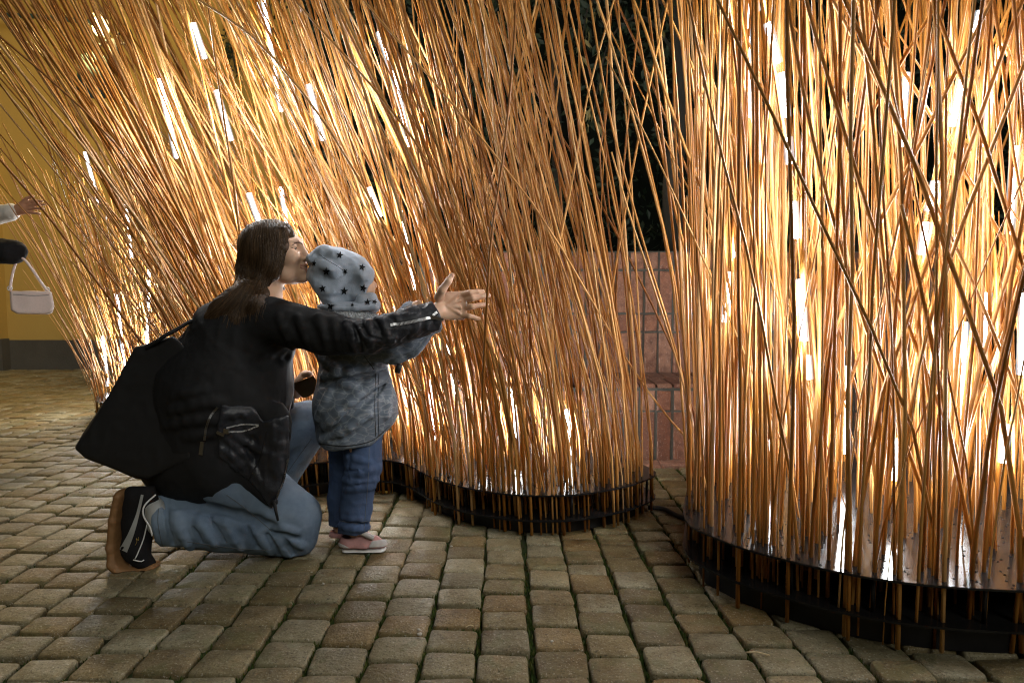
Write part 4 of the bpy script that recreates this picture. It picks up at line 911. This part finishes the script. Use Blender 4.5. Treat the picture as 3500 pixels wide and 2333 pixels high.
    l = Field(); l.cone((522, 1730, 2.06), 36, (545, 1790, 2.06), 40, 8, 1.0); l.obj('lining', .006, M['stripe'], shoe)
    seam(tu, [(462, 1862), (468, 1850), (466, 1838), (473, 1846), (474, 1834)], 14, 'gold_print', M['gold'], shoe, .0008)
    # far shoe, mostly hidden behind the knee
    sh2 = empty('shoe', G(900, 1790)); adopt(sh2, root); sh2.location = tuple(G(900, 1790)); v = Field(); v.chain([((880, 1750, 2.5), 38), ((930, 1768, 2.5), 32), ((985, 1778, 2.5), 22)], 12); v.plane((0, 0, .02), (0, 0, -1)); v.obj('upper', .006, M['suede'], sh2)
    v = Field(); v.chain([((870, 1784, 2.5), 12), ((930, 1784, 2.5), 13), ((992, 1784, 2.5), 12)], 5, 2.6); v.plane((0, 0, .001), (0, 0, -1)); v.obj('sole', .005, M['gum'], sh2)

    # bag slung behind the hip, phone in the hand
    bg = tag(empty('tote_bag', G(430, 1640)), 'large plain black tote bag hanging behind the back of the kneeling person', 'bag')
    t = Field(); t.lo, t.hi = W(240, 1660, 2.1) - (0, .2, 0), W(700, 1120, 2.1) + (0, .2, 0); pg = poly_sd([(470, 1192), (590, 1158), (690, 1250), (640, 1560), (500, 1622), (470, 1620), (300, 1552), (270, 1528), (330, 1440)])
    def bagf(p):
        x, y = PX(p); d2 = pg(x, y) * mpp(2.1); yc = 2.14 - .03 * (x - 450) / 200; th = .035 + .05 * np.clip((y - 1180) / 380, 0, 1); dy = np.abs(p[:, 1] - yc) - th
        return np.minimum(np.maximum(d2, dy), 0) + np.sqrt(np.maximum(d2, 0) ** 2 + np.maximum(dy, 0) ** 2) - .010
    t.add(bagf, 0); t.rough(.006, (6, 6, 6), False, 9); t.rough(.002, (22, 22, 22), True, 10); t.obj('bag_body', .006, M['bag'], bg, lo=t.lo, hi=t.hi)
    for dy in (0, .07): V, F = tube(spline([W(500, 1190, 2.09 + dy), W(560, 1150, 2.07 + dy), W(600, 1128, 2.08 + dy), W(660, 1095, 2.12 + dy), W(720, 1090, 2.17 + dy)], 18), .006, 6); mk('strap', V, F, M['bag'], bg)
    ph = tag(empty('phone', W(1042, 1350, 2.36)), 'dark phone with thin copper edge held between the kneeling person and the child', 'phone')
    def quad(pts, Y0, Y1, name, mat):
        n = len(pts); V = [W(x, y, Y0) for x, y in pts] + [W(x, y, Y1) for x, y in pts]; F = [tuple(range(n)), tuple(range(2 * n - 1, n - 1, -1))] + [(i, n + i, n + (i + 1) % n, (i + 1) % n) for i in range(n)]; return mk(name, V, F, mat, ph, False)
    pts = [(1000, 1312), (1071, 1283), (1082, 1300), (1076, 1342), (1050, 1357), (1034, 1357), (1005, 1326)]; quad(pts, 2.352, 2.362, 'glass', M['phone'])
    V, F = tube([W(x, y, 2.353) for x, y in pts + pts[:1]], .0013, 5); mk('frame', V, F, M['copper'], ph)
def patchless_nail(tr, x, y):
    p, n = hit(tr, x, y, .0004)
    if p is None: return None, None
    V = [p + np.array([.0045 * math.cos(a) - .001, 0, .0055 * math.sin(a)]) for a in np.linspace(0, 6.283, 9)[:-1]]; return V, [tuple(range(8))]
def patch_strip(tree, pts, wid, name, mat, parent, off=.0016):
    P = spline([(x, y, 0) for x, y in pts], 14)[:, :2]; w = np.interp(np.linspace(0, 1, 14), np.linspace(0, 1, len(wid)), wid); T = np.gradient(P, axis=0); T /= np.linalg.norm(T, axis=1)[:, None]; N = np.stack([-T[:, 1], T[:, 0]], 1); V, F = [], []
    for i in range(14):
        row = [hit(tree, *(P[i] + N[i] * w[i] * s), off)[0] for s in (-.5, 0, .5)]
        if any(r is None for r in row): row = None
        if row is None: continue
        V += row
    for i in range(len(V) // 3 - 1):
        for c in range(2): F.append((i * 3 + c, i * 3 + c + 1, i * 3 + 4 + c, i * 3 + 3 + c))
    return mk(name, V, F, mat, parent) if F else None
build_kneeling()

# ------------------------------------------------------------------ child
def build_child():
    root = tag(empty('person', G(1220, 1893)), 'small child standing in a grey star cap and grey water-patterned coat', 'person')
    O = W(1172, 955, 2.27); H, R = head_frame(O, math.radians(12), math.radians(2))
    b = Field(); b.ell3(H(-.002, 0, .022), (.084, .068, .072), .01, R); b.ell3(H(.04, 0, -.03), (.058, .06, .055), .025, R); b.ell3(H(.075, -.03, -.035), (.028, .028, .026), .015, R); b.ell3(H(.075, .03, -.035), (.028, .028, .026), .015, R)
    b.ell3(H(.098, 0, -.024), (.0125, .011, .010), .008, R); b.cone3(H(.090, 0, .0), .006, H(.098, 0, -.02), .008, .008); b.cone3(H(.09, .01, -.05), .008, H(.09, -.01, -.05), .008, .008); b.ell3(H(.08, 0, -.075), (.02, .022, .018), .015, R)
    b.cone3(H(0, 0, -.06), .04, W(1200, 1120, 2.26), .06, .02); b.cone3(W(1200, 1130, 2.26), .07, W(1215, 1400, 2.26), .09, .03)
    b.chain([((1240, 1165, 2.18), 36), ((1365, 1180, 2.155), 28), ((1470, 1112, 2.175), 20)], 8); b.chain([((1225, 1150, 2.36), 36), ((1330, 1140, 2.36), 28), ((1405, 1058, 2.33), 18), ((1420, 1045, 2.32), 14)], 8)
    b.ell((1422, 1042, 2.32), (14, 12, 14), 4)
    for k in range(4): b.chain([((1424 + 2 * k, 1036 + 5 * k, 2.318), 5.5), ((1430 + 3 * k, 1030 + 6 * k, 2.312), 5), ((1437 + 3 * k, 1029 + 7 * k, 2.31), 4)], 2)
    b.chain([((1474, 1110, 2.175), 18), ((1488, 1102, 2.178), 15)], 5); b.chain([((1225, 1480, 2.22), 50), ((1235, 1620, 2.2), 36), ((1213, 1810, 2.2), 26)], 10); b.chain([((1190, 1480, 2.3), 50), ((1185, 1620, 2.32), 36), ((1165, 1800, 2.31), 26)], 10)
    b.obj('body', .0032, M['skin'], root)
    # cap: slack jersey with a corner and a crease
    c = Field(); c.ell((1163, 950, 2.27), (108, 96, 98), 8); c.chain([((1090, 900, 2.26), 38), ((1073, 888, 2.25), 20)], 16, 1.6); c.chain([((1073, 886, 2.25), 19), ((1112, 858, 2.26), 17), ((1160, 866, 2.27), 18)], 14, 2.6); c.chain([((1160, 876, 2.26), 20), ((1225, 902, 2.26), 22), ((1262, 926, 2.26), 16)], 18, 2.2)
    c.cone((1230, 950, 2.25), 46, (1228, 1000, 2.26), 36, 14, 1.5); c.cone((1120, 960, 2.27), 62, (1150, 1010, 2.27), 60, 20, 1.3)
    c.groove([(1085, 868), (1112, 887), (1145, 906), (1178, 926)], 9, 6, 9); c.ridge([(1096, 905), (1130, 925), (1150, 945)], 22, 5, 20); c.groove([(1090, 950), (1135, 968), (1165, 955), (1195, 935)], 20, 4, 30); c.groove([(1160, 1030), (1190, 990), (1215, 975)], 18, 4, 26); c.ridge([(1085, 873), (1110, 862), (1160, 880)], 16, 4, 14)
    c.rough(.003, 14, False, 3); c.rough(.0012, 50, True, 4)
    c.clip([(1040, 820), (1300, 820), (1290, 916), (1278, 955), (1262, 985), (1250, 1010), (1246, 1040), (1105, 1042), (1062, 975), (1040, 940)], 3, 2.2)
    cap = c.obj('cap', .0036, M['jersey'], root); tc = bvh(cap)
    for cx, cy, r, rot, sx in ((1161, 873, 11.5, .2, .95), (1200, 865, 9, .5, 1), (1075, 900, 10.5, .1, .75), (1116, 927, 13, 0, .95), (1180, 928, 11, .7, .75), (1237, 914, 12.5, .25, .85), (1103, 986, 12.5, -.15, .9), (1176, 994, 14, .05, .95), (1241, 984, 13, .3, .85)):
        patch_on(tc, star_poly(cx, cy, r * 1.12, rot, sx), 'star', M['print'], cap)
    for p, n in (([(1091, 868), (1112, 885), (1145, 905), (1172, 923)], 20),): seam(tc, p, n, 'seam', M['seam'], cap, .0008)
    # neck warmer
    s = Field(); s.ell((1192, 1046, 2.26), (100, 92, 19), 6); s.chain([((1100, 1052, 2.24), 13), ((1150, 1052, 2.175), 12), ((1215, 1051, 2.175), 12), ((1275, 1048, 2.2), 14)], 8); s.cone((1268, 1018, 2.25), 20, (1274, 1045, 2.25), 24, 10, 2.0); s.cone((1240, 1030, 2.22), 26, (1280, 1040, 2.24), 18, 10); s.groove([(1110, 1044), (1200, 1042), (1270, 1036)], 5, 4, 5); s.rough(.0022, 24, False, 5); s.rough(.001, 70, True)
    warm = s.obj('neck_warmer', .0036, M['jersey'], root); tw = bvh(warm)
    for cx, cy, r, rot in ((1131, 1046, 12, .2), (1256, 1033, 11, 0), (1279, 1032, 8, .3), (1205, 1043, 6, .1)): patch_on(tw, star_poly(cx, cy, r * 1.2, rot), 'star', M['print'], warm)
    # fleece collar with tufts
    f = Field(); f.ell((1195, 1088, 2.24), (96, 100, 30), 6); f.rough(.005, 70, False, 6); col = f.obj('fleece_collar', .004, M['fleece'], root); tf = bvh(col); rs = np.random.default_rng(8); parts = []
    for k in range(1500):
        p, n = hit(tf, rs.uniform(1108, 1290), rs.uniform(1062, 1122), 0)
        if p is not None: d = n * rs.uniform(.003, .008) + rs.normal(0, .003, 3); parts.append(tube([p, p + d * .6, p + d + rs.normal(0, .0015, 3)], [.0016, .0012, .0004], 3, False))
    V, F = join(parts); mk('fleece_tufts', V, F, M['fleece'], col)
    # coat
    j = Field(); j.cone((1200, 1175, 2.26), 100, (1214, 1390, 2.26), 142, 20, .92); j.cone((1214, 1390, 2.26), 142, (1205, 1465, 2.255), 122, 20, 1.0); j.cone((1150, 1180, 2.27), 80, (1240, 1170, 2.24), 85, 20)
    j.chain([((1240, 1165, 2.185), 66), ((1350, 1186, 2.155), 57), ((1405, 1168, 2.155), 52), ((1462, 1122, 2.172), 38), ((1478, 1112, 2.175), 32)], 14); j.chain([((1225, 1150, 2.36), 58), ((1330, 1140, 2.36), 45), ((1400, 1062, 2.33), 30)], 14)
    j.ridge([(1345, 1262), (1250, 1330), (1175, 1400), (1110, 1455)], 18, 13, 16); j.groove([(1360, 1278), (1270, 1355), (1190, 1430), (1120, 1490)], 14, 13, 9); j.ridge([(1080, 1290), (1170, 1276), (1290, 1256)], 16, 12, 14); j.groove([(1065, 1314), (1160, 1302), (1275, 1276)], 12, 12, 9)
    j.ridge([(1325, 1300), (1320, 1420)], 12, 7, 14); j.ridge([(1100, 1225), (1150, 1262)], 15, 10, 14); j.ridge([(1160, 1312), (1215, 1322)], 14, 10, 12); j.ridge([(1085, 1430), (1130, 1335)], 14, 8, 14); j.ridge([(1100, 1500), (1180, 1470), (1260, 1420)], 14, 8, 12); j.groove([(1130, 1510), (1200, 1490), (1268, 1440)], 9, 7, 8); j.groove([(1262, 1230), (1285, 1262), (1330, 1256)], 8, 5, 9); j.groove([(1330, 1240), (1400, 1215), (1450, 1165)], 8, 3, 12)
    j.rough(.005, (9, 9, 9), False, 7); j.rough(.0024, (22, 22, 14), True, 8)
    j.clip([(1000, 1000), (1560, 1000), (1560, 1130), (1484, 1140), (1450, 1190), (1420, 1222), (1372, 1250), (1357, 1275), (1361, 1400), (1366, 1415), (1354, 1440), (1318, 1478), (1285, 1508), (1270, 1522), (1218, 1530), (1142, 1543), (1110, 1538), (1082, 1512), (1068, 1440), (1060, 1370), (1066, 1240), (1040, 1210)], 4, 2.15)
    coat = j.obj('coat', .0044, M['camo'], root); tcoat = bvh(coat)
    for o in (0, 11): seam(tcoat, [(1284 + o, 1275), (1281 + o, 1380), (1284 + o, 1490)], 24, 'seam', M['tape'], coat, .0010)
    seam(tcoat, [(1245, 1215), (1262, 1240), (1278, 1262)], 14, 'seam', M['tape'], coat, .0012); seam(tcoat, [(1090, 1515), (1180, 1523), (1270, 1505), (1330, 1455)], 30, 'hem_gather', M['tape'], coat, .0016)
    V, F = join([box(W(1362, 1258, 2.14), (.018, .012, .03), np.array(Matrix.Rotation(.3, 3, 'Y')))]); mk('cord_lock', V, F, M['rubber'], coat)
    # jeans
    k = Field(); k.chain([((1238, 1490, 2.245), 72), ((1240, 1600, 2.215), 62), ((1228, 1650, 2.205), 55), ((1216, 1740, 2.2), 52), ((1208, 1815, 2.2), 50)], 12); k.chain([((1190, 1490, 2.31), 70), ((1186, 1610, 2.32), 60), ((1172, 1700, 2.32), 50), ((1168, 1810, 2.31), 44)], 6)
    for a, u in (([(1175, 1640), (1240, 1652), (1290, 1636)], 6), ([(1180, 1675), (1230, 1668), (1275, 1662)], 4), ([(1200, 1622), (1290, 1598)], 4), ([(1165, 1795), (1220, 1806), (1258, 1800)], 5), ([(1175, 1770), (1255, 1775)], 4), ([(1190, 1560), (1260, 1580)], 4)): k.ridge(a, 10, u, 9)
    for a in ([(1215, 1658), (1280, 1650)], [(1180, 1610), (1240, 1606)], [(1180, 1786), (1250, 1790)], [(1196, 1530), (1190, 1640)]): k.groove(a, 5, 4, 6)
    k.rough(.003, 16, False, 9); k.rough(.002, 44, True, 10); k.plane((0, 0, .055), (0, 0, -1)); k.clip([(1000, 1400), (1400, 1400), (1400, 1800), (1262, 1814), (1215, 1832), (1165, 1824), (1000, 1808)], 2)
    jn = k.obj('jeans', .004, M['djeans'], root); tn = bvh(jn); seam(tn, [(1262, 1530), (1258, 1640), (1250, 1740), (1244, 1820)], 24, 'seam', M['seam'], jn, .0009); seam(tn, [(1165, 1778), (1210, 1786), (1262, 1778)], 16, 'seam', M['seam'], jn, .0008)
    # shoes
    for near, (ox, oy, Y, label) in enumerate(((1143, 1850, 2.30, None), (1180, 1868, 2.205, 'pink and pale grey shoe with white sole'))):
        st = empty('shoe', G(ox + 60, oy + 30)); adopt(st, root); st.location = tuple(W(ox + 60, oy + 20, Y) * np.array([1, 1, 0]))
        if label: st['label'] = label
        s = 1.0; up = Field(); up.chain([((ox + 12, oy - 22, Y), 30), ((ox + 12, oy - 6, Y), 30)], 8); up.chain([((ox + 12, oy - 4, Y), 32), ((ox + 70, oy - 4, Y), 31), ((ox + 120, oy + 0, Y), 26)], 12); up.cone((ox + 40, oy - 26, Y), 28, (ox + 100, oy - 18, Y), 22, 12); up.ell((ox + 12, oy - 48, Y), (22, 22, 26), 10, None, 1); up.plane((0, 0, .016), (0, 0, -1)); up.rough(.001, 60)
        uo = up.obj('upper', .0032, M['pink'], st); tu = bvh(uo)
        so = Field(); so.chain([((ox + 6, oy + 18, Y), 20), ((ox + 60, oy + 18, Y), 19), ((ox + 124, oy + 14, Y), 18)], 6, 1.8); so.plane((0, 0, .0015), (0, 0, -1)); so.plane((0, 0, .026), (0, 0, 1)); so.obj('sole', .003, M['rubberwhite'], st)
        t = Field(); t.lo, t.hi = up.lo - .01, up.hi + .01; t.add(lambda p, u=up: u.ev(p) - .0018, 0); t.clip([(ox + 70, oy + 40), (ox + 82, oy - 5), (ox + 92, oy - 22), (ox + 175, oy - 30), (ox + 175, oy + 40)], 2); t.plane((0, 0, .018), (0, 0, -1)); t.obj('toe_cap', .003, M['greysuede'], st, lo=t.lo, hi=t.hi)
        t = Field(); t.lo, t.hi = up.lo - .01, up.hi + .01; t.add(lambda p, u=up: u.ev(p) - .0016, 0); t.clip([(ox - 30, oy - 20), (ox + 20, oy + 5), (ox + 28, oy + 40), (ox - 30, oy + 40)], 2); t.plane((0, 0, .018), (0, 0, -1)); t.obj('heel_counter', .003, M['greysuede'], st, lo=t.lo, hi=t.hi)
        V, F = tube(spline([W(ox + 42, oy - 52, Y - .026), W(ox + 66, oy - 44, Y - .028), W(ox + 96, oy - 30, Y - .022)], 8), .009, 6); mk('strap', V, F, M['greysuede'], st)
build_child()

# ------------------------------------------------------------------ people at the edge of the picture
def build_bystander(label, cx, Y, top, mat_top, arm, hand, sleeve_mat, seed, bulk=1.0):
    x0 = W(cx, 1000, Y)[0]; root = tag(empty('person', (x0, Y, 0)), label, 'person')
    b = Field(); b.ell3((x0, Y, 1.60), (.085, .078, .105), .02); b.cone3((x0, Y, 1.5), .05, (x0, Y, 1.40), .055, .02); b.cone3((x0, Y, 1.38), .10, (x0, Y, 1.0), .11, .03)
    A = [W(*p) for p in arm]; b.cone3((x0 + .05, Y - .1, 1.38), .05, A[0], .042, .02)
    for p, q in zip(A, A[1:]): b.cone3(p, .040, q, .034, .015)
    for s in (-1, 1): b.cone3((x0, Y + s * .09, .95), .08, (x0, Y + s * .1, .5), .055, .02); b.cone3((x0, Y + s * .1, .5), .052, (x0, Y + s * .1, .06), .036, .02)
    if hand:
        hnd = [W(*p) for p in hand]; b.cone3(A[-1], .032, hnd[0], .036, .015, .6)
        d = hnd[1] - hnd[0]; up = np.array([0, 0, 1.0])
        for k, (o, l) in enumerate(((.024, .92), (.008, 1.05), (-.008, .98), (-.024, .78))):
            a = hnd[0] + up * o; m = a + d * .55 * l + up * o * .4; e = a + d * l + up * (o * .5 - .012); b.cone3(a, .0115, m, .010, .004); b.cone3(m, .010, e, .008, .003)
        b.cone3(hnd[0] + up * .02 - d * .2, .014, hnd[0] + up * .055 + d * .2, .011, .006); b.cone3(hnd[0] + up * .055 + d * .2, .011, hnd[0] + up * .062 + d * .5, .009, .004)
    b.obj('body', .007, M['skin_warm'], root)
    t = Field(); t.cone3((x0, Y, 1.36), .15 * bulk, (x0, Y, .85), .20 * bulk, .05, 1.1); t.cone3((x0 + .02, Y - .13, 1.36), .085, A[0], .068 * bulk, .03)
    for p, q in zip(A, A[1:]): t.cone3(p, .066 * bulk, q, .056 * bulk, .02)
    t.rough(.008, 12, False, seed); t.rough(.004, 45, True, seed); t.obj('coat', .008, mat_top, root)
    h = Field(); h.ell3((x0 - .015, Y, 1.625), (.098, .092, .105), .02); h.cone3((x0 - .06, Y, 1.6), .07, (x0 - .08, Y, 1.42), .05, .03); h.rough(.004, (60, 60, 12), True); h.obj('hair', .008, M['hair'], root)
    t = Field()
    for s in (-1, 1): t.cone3((x0, Y + s * .09, .92), .10, (x0, Y + s * .1, .5), .075, .02); t.cone3((x0, Y + s * .1, .5), .072, (x0, Y + s * .1, .10), .058, .02)
    t.rough(.004, 14); t.obj('trousers', .009, M['dark_trousers'], root)
    for s in (-1, 1):
        v = Field(); v.chain_3 = None; v.cone3((x0 - .04, Y + s * .1, .05), .045, (x0 + .15, Y + s * .1, .035), .036, .02); v.plane((0, 0, .002), (0, 0, -1)); v.obj('shoe', .008, M['suede'], root)
    return root
build_bystander('person in white knitted top at the left edge, hand held out to the far canes', -270, 4.3, 0, M['wool_white'], [(-130, 760, 4.2), (35, 725, 4.15)], [(80, 712, 4.14), (150, 700, 4.12)], None, 2, .9)
build_bystander('person in black plush coat at the left edge with a pale handbag on the arm', -260, 3.85, 0, M['fur_black'], [(-150, 850, 3.75), (40, 862, 3.7)], None, None, 3, 1.15)
def build_purse():
    Y = 3.7; root = tag(empty('handbag', W(105, 1075, Y)), 'small pale pink handbag hanging by a short strap from the black sleeve', 'handbag'); m = mpp(Y)
    f = Field(); f.lo, f.hi = W(20, 1090, Y) - (0, .12, 0), W(210, 975, Y) + (0, .12, 0); pg = poly_sd([(40, 1000), (172, 1002), (178, 1040), (174, 1062), (160, 1068), (60, 1066), (44, 1056)])
    def bag(p):
        x, y = PX(p); d2 = pg(x, y) * m; dy = np.abs(p[:, 1] - Y) - (.018 + .016 * np.clip((y - 995) / 70, 0, 1)); return np.minimum(np.maximum(d2, dy), 0) + np.sqrt(np.maximum(d2, 0) ** 2 + np.maximum(dy, 0) ** 2) - .011
    f.add(bag, 0); f.rough(.003, 12); o = f.obj('bag_body', .006, M['purse'], root, lo=f.lo, hi=f.hi); tr = bvh(o)
    P = [W(34, 995, Y), W(38, 960, Y), W(50, 910, Y), W(66, 880, Y), W(88, 892, Y), W(120, 935, Y), W(155, 985, Y), W(168, 996, Y)]; V, F = tube(spline(P, 24), .0065, 6); mk('strap', V, F, M['purse'], root)
    for x, y in ((33, 985), (162, 990)): V, F = tube([W(x, y, Y) + np.array([.012 * math.cos(a), 0, .012 * math.sin(a)]) for a in np.linspace(0, 6.28, 12)], .003, 5); mk('strap_ring', V, F, M['metal'], root)
    seam(tr, [(45, 1006), (110, 1010), (168, 1008)], 16, 'flap_seam', M['seam'], root, .0016)
build_purse()

# ------------------------------------------------------------------ small things on the paving
def litter():
    r = random.Random(8)
    def straw(px1, py1, px2, py2, label, w=.0018):
        a, b = G(px1, py1, .006), G(px2, py2, .006); V, F = tube(spline([a, (a + b) / 2 + (0, 0, .004), b], 6), [w, w * 1.1, w, w, w * .9, w * .6], 5); tag(mk('straw', V, F, M['straw']), label, 'straw', 'bits of straw on the paving')
    straw(2548, 2228, 2632, 2238, 'pale straw lying on the pavers below the closest cane clump', .002); straw(1590, 2143, 1620, 2138, 'short straw across a paver in the middle of the paving', .0013)
    V, F = [], []
    c = G(1312, 1683, .006); 
    pts = [c + np.array([x, y, z]) for x, y, z in ((-.025, .0, 0), (-.01, .014, .006), (.012, .016, .004), (.03, .006, .008), (.014, -.010, .002), (-.008, -.012, .007))]; pts.append(c + (0, 0, .002)); tag(mk('fallen_leaf', pts, [(i, (i + 1) % 6, 6) for i in range(6)], M['dryleaf'], None, False), 'curled yellow leaf lying behind the feet of the child', 'leaf')
    for i, (px, py, lab) in enumerate(((1431, 2150, 'white pebble on a pale paver, upper of two close together'), (1434, 2165, 'white pebble on a pale paver, lower of two close together'), (1104, 1994, 'pale pebble on the paving in front of the knee'), (274, 1680, 'pale pebble lying among the yellow-lit pavers at far left'), (1886, 2190, 'reddish pebble in a joint near the bottom centre'), (1543, 1865, 'pale crumb beside a joint in front of the middle canes'))):
        f = Field(); p = G(px, py, .005); f.ell3(p, np.array([.006, .0045, .0035]) * r.uniform(.7, 1.1), .002); f.rough(.001, 200, False, i); tag(f.obj('pebble', .0016, M['pebble']), lab, 'pebble', 'pebbles on the paving')
litter()
